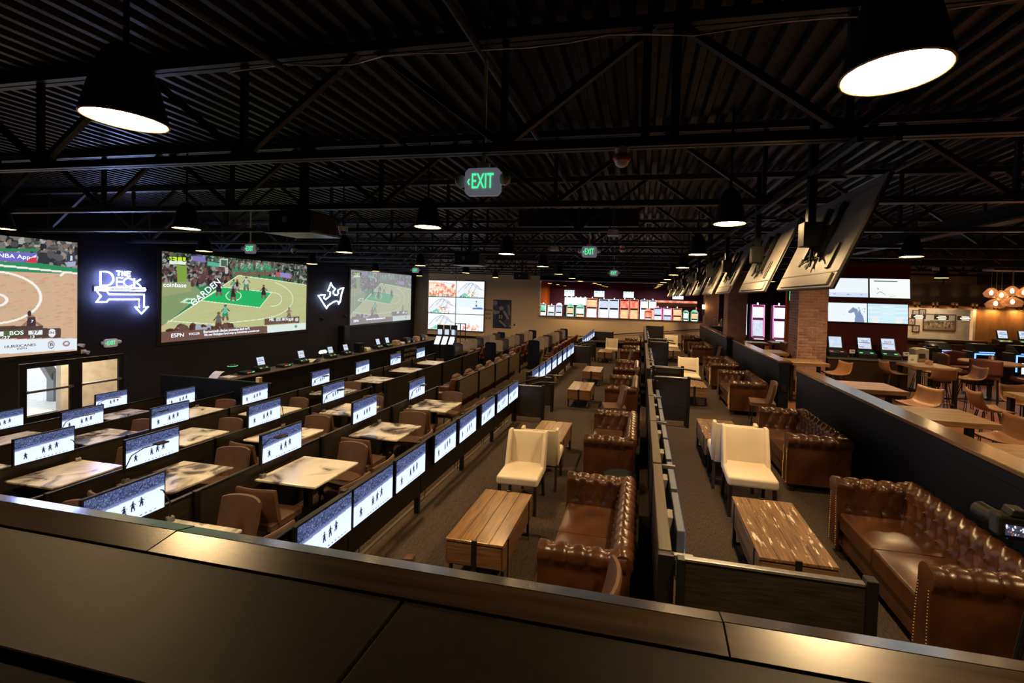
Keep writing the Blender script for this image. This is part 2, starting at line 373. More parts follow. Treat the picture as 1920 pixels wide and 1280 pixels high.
# ceiling: corrugated deck, ribs run away from the camera
mb = MB(); x = -14.4; k = 0; xs = []
while x < 16:
    xs += [(x,4.50),(x+.06,4.50),(x+.09,4.56),(x+.17,4.56)]; x += .20
for y in (-4.2, 37.2): mb.v += [(a,y,z) for a,z in xs]
n = len(xs); mb.f = [(i,i+1,n+i+1,n+i) for i in range(n-1)]
ceiling = struct(mb.build('ceiling', 'deck_paint'))
struct(BX('ceiling_roof', 'black_wall', (-14.4,16,-4.2,37.2,4.58,4.68))).name = 'ceiling'
jm = MB().box(-14,15.5,-.045,-.008,3.55,3.62).box(-14,15.5,.008,.045,3.55,3.62).box(-14,15.5,-.06,-.008,4.40,4.48).box(-14,15.5,.008,.06,4.40,4.48).mesh('joist', 'joist_paint')
wv = MB().tbox((0,0,3.6),(0,0,4.42),.045,.045).mesh('web', 'joist_paint'); wd = MB().tbox((0,0,3.6),(1.12,0,4.42),.05,.05).mesh('web', 'joist_paint'); wd2 = MB().tbox((0,0,3.6),(-1.12,0,4.42),.05,.05).mesh('web', 'joist_paint')
for i in range(-1, 17):
    y = 3.21+2.03*i; j = put('joist', jm, ceiling, (0,y,0))
    for q in range(12):
        x = -13.2+2.42*q
        put('web', wv, j, (x,0,0)); put('web', wd, j, (x,0,0)); put('web', wd2, j, (x,0,0))
# walls
w = struct(MB().box(XS-.2,XS,-4.2,7.2,-1.7,4.6).box(XS-.2,XS,9.35,YB+.2,-1.7,4.6).box(XS-.2,XS,7.2,9.35,.5,4.6).build('wall_left', 'screen_wall'))
struct(MB().box(-13.1,4.3,YB,YB+.2,-1.6,1.22).box(-13.1,-5.95,YB,YB+.2,1.22,4.6).build('wall_back', 'beige_wall'))
struct(MB().box(-14.2,-13.1,YB-.02,YB+.18,-1.6,4.6).build('wall_back', 'grey_wall'))
struct(BX('wall_back', 'black_wall', (-5.95,15.6,YB,YB+.2,3.36,4.6)))
for b, mt in (((-5.95,4.4,YB-.06,YB+.26,1.20,1.25),'frame_wood'),((-5.97,-5.93,YB-.02,YB+.22,1.25,3.36),'cream_paint'),((-5.97,15.5,YB-.03,YB+.22,3.30,3.36),'grey_metal'),((-13.1,4.3,YB-.03,YB,-.32,-.18),'black_wall')):
    tn += 1; struct(BX('trim_%d' % tn, mt, b))
struct(BX('wall_right', 'black_wall', (15.5,15.7,-4.2,37.2,-.2,4.6)))
struct(BX('wall_front', 'black_wall', (-14.2,15.7,-4.4,-4.2,-1.7,4.6)))
struct(BX('wall_hall_back', 'purple_wall', (-8.2,15.7,37,37.2,-.2,4.6))); struct(BX('wall_hall_left', 'orange_wall', (-8.2,-8.0,YB+.2,37,-.2,4.6)))
struct(BX('wall_ledge', 'black_wall', (-3.4,3.0,.70,.80,-1.0,1.86))); struct(BX('wall_deck_left', 'black_wall', (-3.6,-3.4,-4.2,.8,-1.7,1.86))); struct(BX('wall_deck_right', 'black_wall', (3.0,3.1,-4.2,.8,-.2,1.86)))
struct(BX('wall_orange', 'orange_wall', (5.2,5.9,16.9,17.1,0,3.5))); struct(BX('wall_orange', 'orange_wall', (4.62,4.8,12.6,13.2,ZR,3.5)))
struct(BX('wall_red', 'red_wall', (4.66,6.82,12.66,12.86,ZR,3.55)))
struct(BX('wall_bar_back', 'grey_wall', (7.6,15.5,18.5,18.7,ZR,4.6)))
# entrance: two glazed doors and the bright vestibule behind them
struct(MB().box(-17.4,-17.2,6.2,8.15,-1.7,1.2).box(-17.4,-17.2,9.75,11.6,-1.7,1.2).box(-17.4,-17.2,8.15,9.75,.6,1.2).build('wall_vestibule', 'cream_paint'))
struct(MB().box(-17.4,XS-.2,6.2,6.4,-1.7,1.2).box(-17.4,XS-.2,11.4,11.6,-1.7,1.2).build('wall_vestibule', 'cream_paint'))
struct(BX('ceiling', 'cream_paint', (-17.4,XS-.2,6.2,11.6,1.1,1.3)))
lt = thing('vestibule_light', 'flat square ceiling light of the entrance vestibule behind the glass doors', 'ceiling light', (-15.7,9.6,1.04)); BX('housing', 'white_paint', (-.32,.32,-.32,.32,0,.06), lt); BX('diffuser', 'vestibule_light', (-.28,.28,-.28,.28,-.012,0), lt)
struct(BX('ground', 'white_paint', (-30,-17.4,0,22,-1.7,-1.52))).name = 'floor'
pz = thing('porch_post', 'slanted dark porch brace seen through the left glass door', 'post', (-19.0,10.3,T[5])); MB().tbox((0,-.5,2.6),(0,.35,.6),.22).tbox((0,.35,.9),(0,.35,-.02),.3).build('brace', 'grey_metal', pz)
for dn, (y0, y1) in enumerate(((7.26,8.27),(8.27,9.29))):
    d = thing('door_%d' % (dn+1), '', ''); del d['label'], d['category']; struct(d); d.location = (XS-.1, 0, T[5])
    g0, g1 = y0+.12, y1-.12
    MB().box(-.03,.03,y0,g0,0,1.98).box(-.03,.03,g1,y1,0,1.98).box(-.03,.03,g0,g1,1.86,1.98).box(-.03,.03,g0,g1,0,.72).build('door_frame', 'black_metal', d)
    BX('pane', 'door_glass', (-.006,.006,g0,g1,.72,1.86), d)
    MB().box(.05,.09,g0-.04,g1+.04,1.28,1.33).box(.03,.06,g0-.03,g0+.01,1.27,1.34).box(.03,.06,g1-.01,g1+.03,1.27,1.34).build('push_bar', 'grey_metal', d)
    MB().box(.03,.10,y1-.42,y1-.14,1.87,1.95).tbox((.06,y1-.3,1.93),(.06,y0+.25,1.96),.02).build('door_closer', 'black_metal', d)

# ================================================================== SCREENS ON THE LEFT WALL
SW, SH = 5.56, 2.72; SZ0 = .70
hx = homog(((20,75),(1850,270),(1835,1070),(8,1210)))
a = paint(320, 181, (.56,.44,.24))
Q = lambda *p: [hx(*q) for q in p]
for _ in range(160):
    x, y = RNG.uniform(0,1), RNG.uniform(.3,.9); stroke(a, [(x,y),(x+.05,y-.012)], .004, (.50+RNG.uniform(-.05,.06),.39,.20))
poly(a, Q((0,60),(1850,260),(1850,515),(1450,450),(980,385),(700,560),(20,1000)), (.03,.20,.075))
poly(a, Q((0,560),(390,480),(540,600),(90,960),(0,1010)), (.22,.30,.14))
noise_fill(a, 0, 1, 0, .20, [(.02,.03,.025),(.05,.05,.05),(.10,.10,.10),(.30,.32,.30),(.015,.02,.02),(.16,.12,.10),(.05,.12,.07)], 1500, .017)
noise_fill(a, 0, .40, .15, .36, [(.03,.03,.03),(.10,.05,.05),(.25,.26,.24),(.02,.02,.02),(.15,.08,.07)], 500, .02)
noise_fill(a, .78, 1, .18, .38, [(.03,.03,.03),(.10,.09,.07),(.32,.36,.30),(.02,.05,.03)], 200, .016)
for i in range(16):
    x = 930+i*32; player(a, *hx(x, 255+(i%3)*12), .12, random.choice([(.05,.35,.18),(.06,.06,.07),(.35,.40,.37)]), (.04,.22,.12))
poly(a, Q((980,385),(1450,450),(1850,515),(1850,1000),(20,1180),(90,960),(700,560)), (.47,.49,.235))
for _ in range(220):
    x, y = RNG.uniform(.15,1), RNG.uniform(.40,.85); c = a[int(y*180), int(x*319)]
    if c[0] > .4: stroke(a, [(x,y),(x+.06,y-.02)], .0035, (.44+RNG.uniform(-.06,.08),.46,.22))
poly(a, Q((785,530),(1400,605),(1250,790),(510,695)), (.02,.42,.12))
poly(a, Q((245,715),(330,660),(470,670),(420,735)), (.55,.75,.55)); poly(a, Q((310,705),(350,680),(430,685),(400,715)), (.04,.30,.10))
for s in (Q((785,530),(1400,605),(1250,790),(510,695),(785,530)), Q((90,960),(700,570),(980,390)), Q((980,388),(1450,455),(1850,520)), Q(*arc(920,640,95,60,0,6.3)), Q(*arc(1410,690,120,85,-1.6,1.7)), Q(*arc(1180,690,490,245,-1.0,1.35)), Q((100,940),(700,990),(1300,930))):
    stroke(a, s, .0045, (.72,.85,.62))
poly(a, Q((205,250),(335,265),(335,470),(215,470)), (.20,.33,.05)); poly(a, Q((20,470),(380,460),(390,580),(20,640)), (.30,.33,.16))
poly(a, Q((115,145),(325,160),(322,205),(115,195)), (.55,.75,.05)); poly(a, Q((115,197),(325,205),(322,252),(115,238)), (.72,.80,.72))
poly(a, Q((405,140),(570,155),(570,225),(405,205)), (.20,.16,.45)); poly(a, Q((590,215),(745,235),(745,280),(590,262)), (.10,.42,.30))
poly(a, Q((1450,350),(1650,378),(1650,440),(1460,412)), (.45,.10,.12)); poly(a, Q((1510,358),(1640,376),(1640,430),(1510,414)), (.26,.24,.55))
poly(a, Q((745,180),(850,180),(850,290),(745,280)), (.45,.55,.48)); poly(a, Q((760,195),(835,197),(835,275),(760,268)), (.06,.12,.09))
for x, y, s, sh, st in ((735,500,.20,(.03,.02,.03),(.03,.02,.03)),(920,480,.17,(.10,.40,.22),(.5,.5,.5)),(965,480,.17,(.03,.02,.03),(.3,.3,.3)),(915,570,.20,(.03,.02,.03),(.04,.03,.03)),(1080,450,.20,(.45,.55,.48),(.06,.25,.14)),(1300,555,.20,(.03,.02,.03),(.03,.02,.03)),(815,800,.21,(.10,.50,.35),(.04,.25,.10)),(730,900,.24,(.12,.13,.14),(.16,.08,.06)),(830,310,.20,(.45,.45,.45),(.03,.03,.03)),(1620,830,.17,(.30,.20,.16),(.2,.14,.1))):
    player(a, *hx(x, y), s*.64, sh, st)
noise_fill(a, 0, .42, .86, .93, [(.10,.04,.03),(.06,.025,.02),(.35,.38,.45),(.14,.07,.05)], 70, .04)
poly(a, Q((8,1075),(1340,1018),(1345,1105),(8,1210)), (.16,.085,.065)); poly(a, Q((1345,1015),(1835,985),(1835,1075),(1345,1105)), (.68,.78,.74))
poly(a, Q((1310,930),(1750,905),(1750,985),(1310,1005)), (.14,.08,.06)); 
for x0,x1 in ((1455,1520),(1615,1675)): poly(a, Q((x0,925),(x1,918),(x1,955),(x0,962)), (.72,.78,.74))
blob(a, *hx(1718,945), .016, .028, (.55,.6,.55)); blob(a, *hx(1708,1030), .013, .022, (.12,.35,.25))
FEED = a
me_feed = grid_mesh('picture', FEED, SW, SH, 'screen_feed'); me_pale = me_feed.copy(); me_pale.materials.clear(); me_pale.materials.append(MATS['screen_feed_pale'])
# the other game, of which the right end is in view
a = paint(680, 181, (.60,.40,.26))
h1 = homog(((-5067,-438),(768,133),(763,1210),(-5010,1745)))      # crop of the display's right part
Q = lambda *p: [h1(*q) for q in p]
for _ in range(420):
    x, y = RNG.uniform(.55,1), RNG.uniform(.30,.95); stroke(a, [(x,y),(x+.012,y-.004)], .006, (.58+RNG.uniform(-.09,.07),.385+RNG.uniform(-.07,.05),.23))
poly(a, Q((-2500,-70),(780,125),(780,330),(-2500,140)), (.05,.055,.055)); noise_fill(a, .55, 1, 0, .24, [(.02,.025,.03),(.16,.15,.14),(.07,.07,.07),(.35,.36,.34),(.22,.15,.12)], 900, .016)
poly(a, Q((380,230),(640,250),(780,270),(780,440),(360,400)), (.035,.035,.045)); noise_fill(a, .90, 1, .10, .25, [(.05,.05,.06),(.30,.24,.20),(.03,.03,.035),(.09,.09,.10)], 60, .022)
poly(a, Q((640,330),(750,320),(745,370),(660,375)), (.36,.38,.55)); poly(a, Q((670,230),(740,235),(745,320),(655,318)), (.04,.05,.08)); poly(a, Q((695,265),(715,265),(718,315),(692,315)), (.65,.68,.75)); blob(a, *h1(700,228), .0045, .020, (.35,.24,.18))
poly(a, Q((-2500,160),(375,195),(375,225),(-2500,195)), (.03,.22,.09)); poly(a, Q((-2500,195),(360,235),(358,330),(-2500,240)), (.17,.14,.52)); poly(a, Q((235,325),(355,262),(355,345)), (.62,.04,.07)); poly(a, Q((280,290),(355,255),(355,280)), (.8,.8,.85))
poly(a, Q((-2500,250),(360,335),(780,395),(780,445),(-2500,345)), (.03,.25,.11))
for s in (Q((-2500,330),(0,362),(780,442)), Q(*arc(-130,680,530,262,-1.62,1.5)), Q(*arc(-60,705,120,60,-1.6,1.6)), Q((600,462),(635,430))): stroke(a, s, .008, (.86,.84,.78))
player(a, *h1(300,930), .16, (.05,.035,.04), (.05,.035,.04), (.32,.17,.11)); blob(a, *h1(285,838), .006, .024, (.06,.03,.025)); poly(a, Q((270,875),(345,870),(350,965),(255,970)), (.055,.035,.04))
poly(a, Q((-2500,960),(420,962),(420,985),(600,985),(600,1080),(-2500,1120)), (.085,.055,.045)); poly(a, Q((275,1012),(415,1005),(415,1045),(275,1052)), (.80,.80,.80)); poly(a, Q((-60,1022),(25,1018),(25,1062),(-60,1066)), (.80,.80,.80))
blob(a, *h1(512,1032), .012, .036, (.80,.80,.82)); poly(a, Q((30,1010),(230,1003),(230,1055),(30,1062)), (.09,.13,.05)); poly(a, Q((170,1066),(270,1060),(270,1090),(170,1096)), (.22,.05,.04))
poly(a, Q((-2500,1130),(780,1085),(780,1195),(-2500,1390)), (.74,.80,.86)); blob(a, *h1(503,1150), .0105, .034, (.10,.10,.11)); blob(a, *h1(503,1150), .0085, .028, (.70,.72,.76)); blob(a, *h1(655,1138), .0125, .026, (.33,.22,.24)); blob(a, *h1(655,1136), .0065, .012, (.74,.78,.82))
me_feed1 = grid_mesh('picture', a, SW, SH, 'screen_feed')
def big_screen(y0, me, label, texts):
    t = thing('projection_screen', label, 'screen', (XS+.02, y0, SZ0), PI/2, 'projection screens on the dark wall')
    MB().box(-.10,SW+.10,-.005,.04,-.10,SH+.10).build('frame', 'black_plastic', t); put('picture_surface', me, t, (0,-.012,0))
    for key, u, v, sx in texts: 
        o = put('lettering', TXT[key], t, (u*SW, -.020, (1-v)*SH)); o.scale = (sx,1,1)
        if key == 'garden': o.rotation_euler = (0,-.72,0)
    return t
f1 = lambda x, y: h1(x, y)
big_screen(2.66, me_feed1, 'wide basketball projection cut off by the left edge of the photo', [('nba',*f1(135,270),1),('bos',*f1(155,1035),1),('97',*f1(345,1028),1.1),('27',*f1(50,1082),1),('13',*f1(312,1073),1),('tnt',*f1(513,1032),1),('series',*f1(160,982),1.1),('hurr',*f1(195,1163),1),('espn',*f1(210,1190),1.2),('b',*f1(503,1150),1),('seven',*f1(312,918),1)])
big_screen(10.15, me_feed, 'wide basketball projection with the bright green painted key', [('getup',*hx(220,178),1),('espn2',*hx(210,1122),1.0),('soccer',*hx(420,1105),.9),('tick1',*hx(845,1065),.68),('tick2',*hx(915,1098),.62),('garden',*hx(570,590),1),('mil',*hx(1400,945),1),('bos2',*hx(1570,940),1),('score1',*hx(1487,943),1),('score2',*hx(1645,938),1),('coin',*hx(180,500),1)])
big_screen(18.51, me_pale, 'paler basketball projection next to the crown-shaped neon, nearest the back wall', [('getup',*hx(220,178),1),('espn2',*hx(210,1122),1.0),('tick1',*hx(845,1065),.68)])
# neon sign: THE DECK over a bent arrow
nz = lambda x, y: (0, 8.63+(x-290)*1.14/980, 2.78-(y-180)*1.2/870)
t = thing('neon_sign', 'white neon sign reading THE DECK above an arrow bent downwards', 'neon sign', (XS+.09,0,0))
def neon(name, strokes, mt, r, parent, f, closed=()):
    m_ = MB()
    for i, s in enumerate(strokes): m_.tube([f(*p) for p in s], r, 6, closed=i in closed)
    return m_.build(name, mt, parent, smooth=True)
neon('the_letters', [[(605,195),(690,195)],[(650,195),(650,285)],[(715,195),(715,285)],[(770,195),(770,285)],[(715,240),(770,240)],[(885,195),(810,195),(810,285),(885,285)],[(810,240),(870,240)]], 'neon_white', .012, t, nz)
neon('letter_d', [[(310,220),(310,480),(420,480)]+[(420+130*math.sin(q),350+130*math.cos(q)) for q in np.linspace(.15,PI-.15,9)]+[(420,220)]], 'neon_white', .018, t, nz, (0,))
neon('letter_e', [[(735,325),(615,325),(615,490),(735,490)],[(615,405),(720,405)]], 'neon_white', .016, t, nz)
neon('letter_c', [[(855+95*math.cos(q)-10, 408+85*math.sin(q)) for q in np.linspace(.7,2*PI-.7,14)]], 'neon_white', .016, t, nz)
neon('letter_k', [[(960,325),(960,490)],[(1090,340),(965,420)],[(1005,400),(1100,490)]], 'neon_white', .016, t, nz)
neon('letter_underline', [[(240,520),(1180,520)],[(240,565),(1180,575)],[(240,520),(225,545),(240,565)],[(1180,515),(1195,550),(1180,580)]], 'neon_white', .016, t, nz)
neon('arrow', [[(235,580),(320,690),(235,800),(425,800),(465,748),(1065,748),(1065,915),(980,900),(1118,1045),(1260,900),(1170,915),(1170,650),(465,650),(425,585)]], 'neon_white', .018, t, nz, (0,))
MB().box(-.07,-.05,8.55,9.75,2.2,2.35).box(-.07,0,8.9,8.94,2.25,2.29).box(-.07,0,9.4,9.44,2.25,2.29).build('mounting_bar', 'black_metal', t)
cz = lambda x, y: (0, 16.32+(x-250)*1.63/680, 2.73-(y-280)*1.19/700)
t = thing('crown_sign', 'white neon outline of a crown between two projection screens', 'neon sign', (XS+.09,0,0))
neon('crown_outline', [[(250,620),(470,970),(500,900),(560,850),(640,800),(720,770),(780,790),(785,860),(830,800),(870,560),(925,395),(860,420),(760,480),(780,560),(740,610),(680,610),(640,570),(640,510),(690,440),(620,390),(565,285),(540,380),(490,500),(560,530),(545,640),(500,680),(440,730),(390,690),(420,610),(330,610)]], 'crown_white', .026, t, cz, (0,))
MB().box(-.07,-.05,16.7,17.6,2.0,2.05).box(-.07,0,17.6,17.64,2.0,2.04).box(-.07,0,16.7,16.74,2.0,2.04).build('mounting_bar', 'black_metal', t)

# ================================================================== LEDGE IN FRONT OF THE CAMERA
t = thing('drink_ledge', 'dark laminate drink ledge with raised wooden edge across the foreground', 'counter', (0,0,1.86))
ex = [-3.35,-2.15,-1.0,.155,1.31,2.46,2.95]
for i in range(6):
    x0, x1 = ex[i]+.0008, ex[i+1]-.0008; dz = (.0,.0006,-.0005,.0008,-.0004,0)[i]
    MB().prism([(.702,.0295),(.7615,.041+dz),(.7615,-.03),(.702,-.03)], 'x', x0, x1).build('edge_rail', 'ledge_cap', t, bevel=.001, seg=1); MB().prism([(.762,.041+dz),(.802,.030+dz),(.802,-.03),(.762,-.03)], 'x', x0, x1).build('outer_strip', 'ledge_strip', t, bevel=.001, seg=1)
px = [-3.35,-1.9,-.41,1.08,2.57,2.95]
for i in range(5): BX('top_panel', 'ledge_top', (px[i]+.004,px[i+1]-.004,.468,.702,-.02,.026), t, bevel=.003)
BX('front_lip', 'black_wall', (-3.35,2.95,.43,.467,-.03,.014), t, bevel=.006); BX('support', 'black_wall', (-3.3,2.9,.48,.70,-.15,-.031), t)

# ================================================================== DISPLAYS (one feed, shared mesh)
TW, TH = .655, .385
a = paint(112, 64, (.86,.90,.98))
hor = lambda u: .47-.10*u
U, V = _uv(a); up = V < (.47-.10*U); a[up] = (.035,.045,.11)
lo = np.kron(RNG.random((16,28)), np.ones((4,4))); lo = sum(np.roll(np.roll(lo, i_, 0), j_, 1) for i_ in range(-2,3) for j_ in range(-2,3))/25
nzr = .30*lo+1.5*RNG.random((64,112))**7; a[up] = np.array((.012,.018,.055))+nzr[up][:,None]*np.array((.15,.18,.34))
a[~up] = (.62,.72,.98); tt = np.clip((V-(.36-.10*U))/.11, 0, 1)[..., None]; a = np.where(up[..., None], a*(1-tt)+tt*np.array((.20,.25,.46)), a)
stroke(a, [(0,.60),(1,.50)], .004, (.55,.62,.85)); stroke(a, [(0,.66),(.15,.60),(.2,.62)], .004, (.5,.55,.8))
for x, y in ((.17,.66),(.46,.60),(.57,.56),(.68,.52)): player(a, x, y, .17, (.015,.015,.03), (.02,.02,.05), (.03,.03,.06))
for i in range(9): 
    x = .35+i*.065; blob(a, x, .955-.03*x, .018, .016, (.10,.12,.22))
a[:, :, :] *= np.linspace(.92, 1.05, 64)[:, None, None]
HOCK = a; me_hock = grid_mesh('picture', HOCK, TW-.03, TH-.035, 'tv_feed')
body_me = MB().box(0,TW,0,.035,0,TH).mesh('television', 'black_plastic', bevel=.004, seg=1)
brk_me = MB().box(TW/2-.12,TW/2+.12,.035,.055,.12,.26).box(TW/2-.03,TW/2+.03,.05,.10,.14,.24).mesh('bracket', 'black_metal')
tv0 = thing('television', 'x', 'television'); put('casing', body_me, tv0); put('display', me_hock, tv0, (.015,-.004,.02)); put('bracket', brk_me, tv0)
used = {}
def place(proto, loc, rz, label, group):
    if proto.name not in used:
        used[proto.name] = 1; proto.location = loc; proto.rotation_euler = (0,0,rz); proto['label'] = label
        if group: proto['group'] = group
        return proto
    return copy_tree(proto, loc, rz, label, group)
RN = {'A': 'front rail of the left sofa lane', 'B': 'first desk row below the sofas', 'C': 'second desk row below the sofas', 'D': 'third desk row below the sofas', 'E': 'fourth desk row below the sofas', 'F': 'lowest desk row by the doors'}
A_Y = [2.80,3.46,4.16,5.04,5.80,6.68,7.46,8.16, 10.0,10.78,11.55,12.38,13.24,14.15,15.03,15.82, 18.75,19.6,20.5,21.4,22.3,23.2]
for i, y in enumerate(A_Y):
    if i < 8: lb = '%s hockey display on the front rail of the left sofa lane, near stretch' % ORD[i]
    elif i < 16: lb = '%s hockey display on the middle stretch of the rail beside the left sofa lane' % ORD[i-8]
    else: lb = '%s hockey display on the farthest stretch of the rail, against the back wall' % ORD[i-16]
    place(tv0, (XA+.12,y,.228), PI/2, lb, 'hockey displays on the rail')
D_Y = {'B': [2.74,4.48,6.20,7.93], 'C': [2.45,4.19,5.91,7.59], 'D': [4.26,5.93,7.67,9.65,11.4,13.2,14.92], 'E': [4.25,6.01,7.81], 'F': [5.98,7.83]}
for r in 'BCDEF':
    for i, y in enumerate(D_Y[r]):
        copy_tree(tv0, (XB[r]+.07,y,ZT[r]-TH/2), PI/2, '%s hockey display of the %s' % (ORD[i], RN[r]), 'hockey displays at the desks')

# ================================================================== RAILS
def rail(name, label, x, y0, y1, zf, zb, zt, pitch, mt, group, post_h=None, cap='black_metal', off=0, side=.03):
    t = thing(name, label, 'railing', (x,0,zf), 0, group); n = max(1, round((y1-y0)/pitch)); st = (y1-y0)/n
    pm = MB().box(-.028,.028,-.028,.028,0,(post_h or zt-zf)+.02).mesh('post', 'black_metal', bevel=.004, seg=1); qm = MB().box(-.012,.012,0,st-.06,zb-zf,zt-zf-.02).mesh('panel', mt)
    for i in range(n+1): put('post', pm, t, (0,y0+st*i,0))
    for i in range(n): put('panel', qm, t, (-side,y0+st*i+.03,0))
    BX('cap_rail', cap, (-side-.022,-side+.022,y0,y1,zt-zf-.02,zt-zf+.006), t, bevel=.004, seg=1)
    return t
for i, (y0, y1) in enumerate(((2.15,8.9),(10.0,16.6),(18.6,24.4))):
    rail('display_rail', 'black rail carrying hockey displays in front of the left sofas, %s stretch' % ('nearest','middle','farthest')[i], XA, y0, y1, ZL, -.08, .56, 1.45, 'dark_laminate', 'display rails', side=-.02)
    cb = MB()
    for k in range(int((y1-y0)/1.1)):
        y = y0+.5+k*1.1+random.uniform(-.2,.2); w = random.uniform(.12,.3); cb.tube([(XA-.02,y,-.06),(XA-.03,y+w*.2,-.2-.1*random.random()),(XA-.02,y+w*.7,-.24),(XA-.02,y+w,-.06)], .005, 5)
    tag(cb.build('hanging_cables', 'black_plastic'), 'loose black cables looping below the %s display rail' % ('nearest','middle','farthest')[i], 'cables')
for r, zf, y0, y1 in (('B',T[1],1.9,9.3),('C',T[2],1.6,9.3),('D',T[3],2.0,16.6),('E',T[4],2.6,9.5),('F',T[5],3.6,9.4)):
    rail('desk_rail', 'black rail with dark panels along the %s' % RN[r], XB[r], y0, y1, zf, zf+.06, ZT[r]-.20, 1.72, 'panel_laminate', 'desk rails')
rail('panel_rail', 'row of tan panels between black posts, in front of the reclining seats', XB['B'], 10.5, 16.3, T[1], -.46, .14, 1.45, 'tan_panel', 'panel rails')
rail('panel_rail', 'row of dark panels between black posts, one tier below the tan panels', XB['C'], 9.9, 16.3, T[2], -.62, .10, 1.45, 'panel_laminate', 'panel rails')
# end panels and stair rails where the rail is open for the steps
def divider(label, x0, x1, y, zf, h, face=1):
    t = thing('lane_divider', label, 'partition', (x0,y,zf), 0, 'lane dividers'); w = x1-x0
    BX('panel', 'panel_laminate', (.03,w-.05,-.012,.012,.12,h-.015), t); BX('cap_rail', 'grey_metal', (.02,w-.05,-.018,.018,h-.015,h+.004), t, bevel=.003, seg=1)
    BX('post', 'black_metal', (-.02,.03,-.025,.025,0,h), t, bevel=.004, seg=1); BX('post', 'black_metal', (w-.05,w+.01,-.03,.03,0,h+.03), t, bevel=.004, seg=1)
    return t
divider('low dark divider at the end of the nearest display rail, beside the steps', XA+.04, -2.0, 8.92, ZL, .80); divider('low dark divider on the far side of the steps off the left lane', XA+.04, -2.0, 9.95, ZL, .80)
divider('low dark divider ending the middle display rail, left lane', XA+.04, -1.9, 16.7, ZL, .80); divider('low dark divider starting the farthest display rail', XA+.04, -1.9, 18.5, ZL, .80)
divider('low dark divider against the back wall, left lane', XA+.04, -1.5, 24.1, ZL, .80)
divider('wide low divider right behind the foreground ledge', .28, 1.32, 2.64, 0, .90); divider('low divider on the near side of the steps off the right lane', .30, .95, 8.45, 0, .95); divider('low divider on the far side of the steps off the right lane', .30, .95, 9.75, 0, .95)
divider('low divider before the second steps of the right lane', .30, .95, 15.2, 0, .95); divider('low divider after the second steps of the right lane', .30, .95, 16.4, 0, .95); divider('low divider at the back wall end of the centre partition', .30, 1.2, 23.9, 0, .95)
def handrail(label, pts, posts, r=.02):
    t = thing('stair_handrail', label, 'handrail', (0,0,0), 0, 'stair handrails'); MB().tube(pts, r, 8).build('rail', 'black_metal', t, smooth='auto')
    for x, y, z0, z1 in posts: MB().box(x-.02,x+.02,y-.02,y+.02,z0,z1).build('post', 'black_metal', t)
for i, y in enumerate((9.02,9.86)): handrail('%s black handrail sloping down the steps off the left sofa lane' % ('nearer','farther')[i], [(-1.75,y,.56),(-2.1,y,.56),(-3.3,y,.16)], [(-2.02,y,ZL,.56),(-3.2,y,T[1],.19)])
for i, y in enumerate((16.85,18.35)): handrail('%s black handrail of the second steps off the left lane' % ('nearer','farther')[i], [(-1.75,y,.56),(-2.1,y,.56),(-3.3,y,.16)], [(-2.02,y,ZL,.56),(-3.2,y,T[1],.19)])
for i, y in enumerate((8.56,9.64,15.32,16.28)): handrail('%s black handrail of the steps between the two sofa lanes' % ORD[i], [(1.20,y,.90),(.95,y,.93),(.34,y,.93)], [(.9,y,0,.93),(.38,y,0,.93)])
for lb, x0, y0, y1, z, n, dx in (('carpeted steps with pale nosings off the left lane, nearer pair', -3.35, 9.0, 9.9, T[1], 2, .28),('carpeted steps with pale nosings off the left lane, farther pair', -3.35, 16.8, 18.4, T[1], 2, .28)):
    t = thing('steps', lb, 'steps', (x0,0,z)); 
    for k in range(n):
        BX('tread', 'tier_carpet', (k*dx,.56,y0,y1,.115*k,.115*(k+1)), t); BX('nosing', 'cap_tan', (k*dx-.012,k*dx+.02,y0,y1,.115*(k+1)-.01,.115*(k+1)+.004), t)
for lb, y0, y1 in (('carpeted step through the centre partition, nearer opening', 8.6, 9.6),('carpeted step through the centre partition, farther opening', 15.4, 16.2)):
    t = thing('steps', lb, 'steps', (-.17,0,ZL))
    BX('tread', 'carpet', (0,.22,y0,y1,0,.155), t); BX('nosing', 'cap_tan', (-.012,.02,y0,y1,.145,.159), t)
# centre partition with displays on its right side
brk2 = MB().box(.03,.16,-.015,.015,-.03,0).mesh('bracket', 'grey_metal')
tb = MB().box(0,TW,0,.062,0,TH).mesh('casing', 'tv_back_blue', bevel=.008, seg=2); jb = MB().box(-.07,.0,-.07,.07,-.08,.05).mesh('junction_box', 'silver_back', bevel=.005, seg=1)
for i, (y0, y1, ny) in enumerate(((2.70,8.45,7),(9.75,15.2,7),(16.4,24.2,9))):
    nm = ('nearest','middle','farthest')[i]
    t = thing('centre_partition', 'dark low partition with tan cap between the sofa lanes, %s stretch' % nm, 'partition', (.2,0,ZL), 0, 'centre partitions'); n = round((y1-y0)/1.45); st = (y1-y0)/n
    for k in range(n):
        BX('panel', 'dark_laminate', (-.04,.03,y0+st*k+.03,y0+st*(k+1)-.03,.02,1.17), t); BX('cap', 'cap_tan', (-.045,.035,y0+st*k+.02,y0+st*(k+1)-.02,1.17,1.20), t, bevel=.004, seg=1)
    for k in range(n+1): BX('post', 'black_metal', (-.05,.05,y0+st*k-.025,y0+st*k+.025,0,1.19), t, bevel=.004, seg=1); put('bracket', brk2, t, (0,y0+st*k,1.19))
    for k in range(ny):
        y = y0+.58+k*.73
        v = thing('television', '%s display hung on the right side of the centre partition, %s stretch' % (ORD[k], nm), 'television', (.375,y,.335), PI/2, 'displays on the centre partition')
        put('casing', tb, v); put('display', me_hock, v, (.015,-.004,.02)); put('junction_box', jb, v, (TW/2,.13,.30), PI/2)

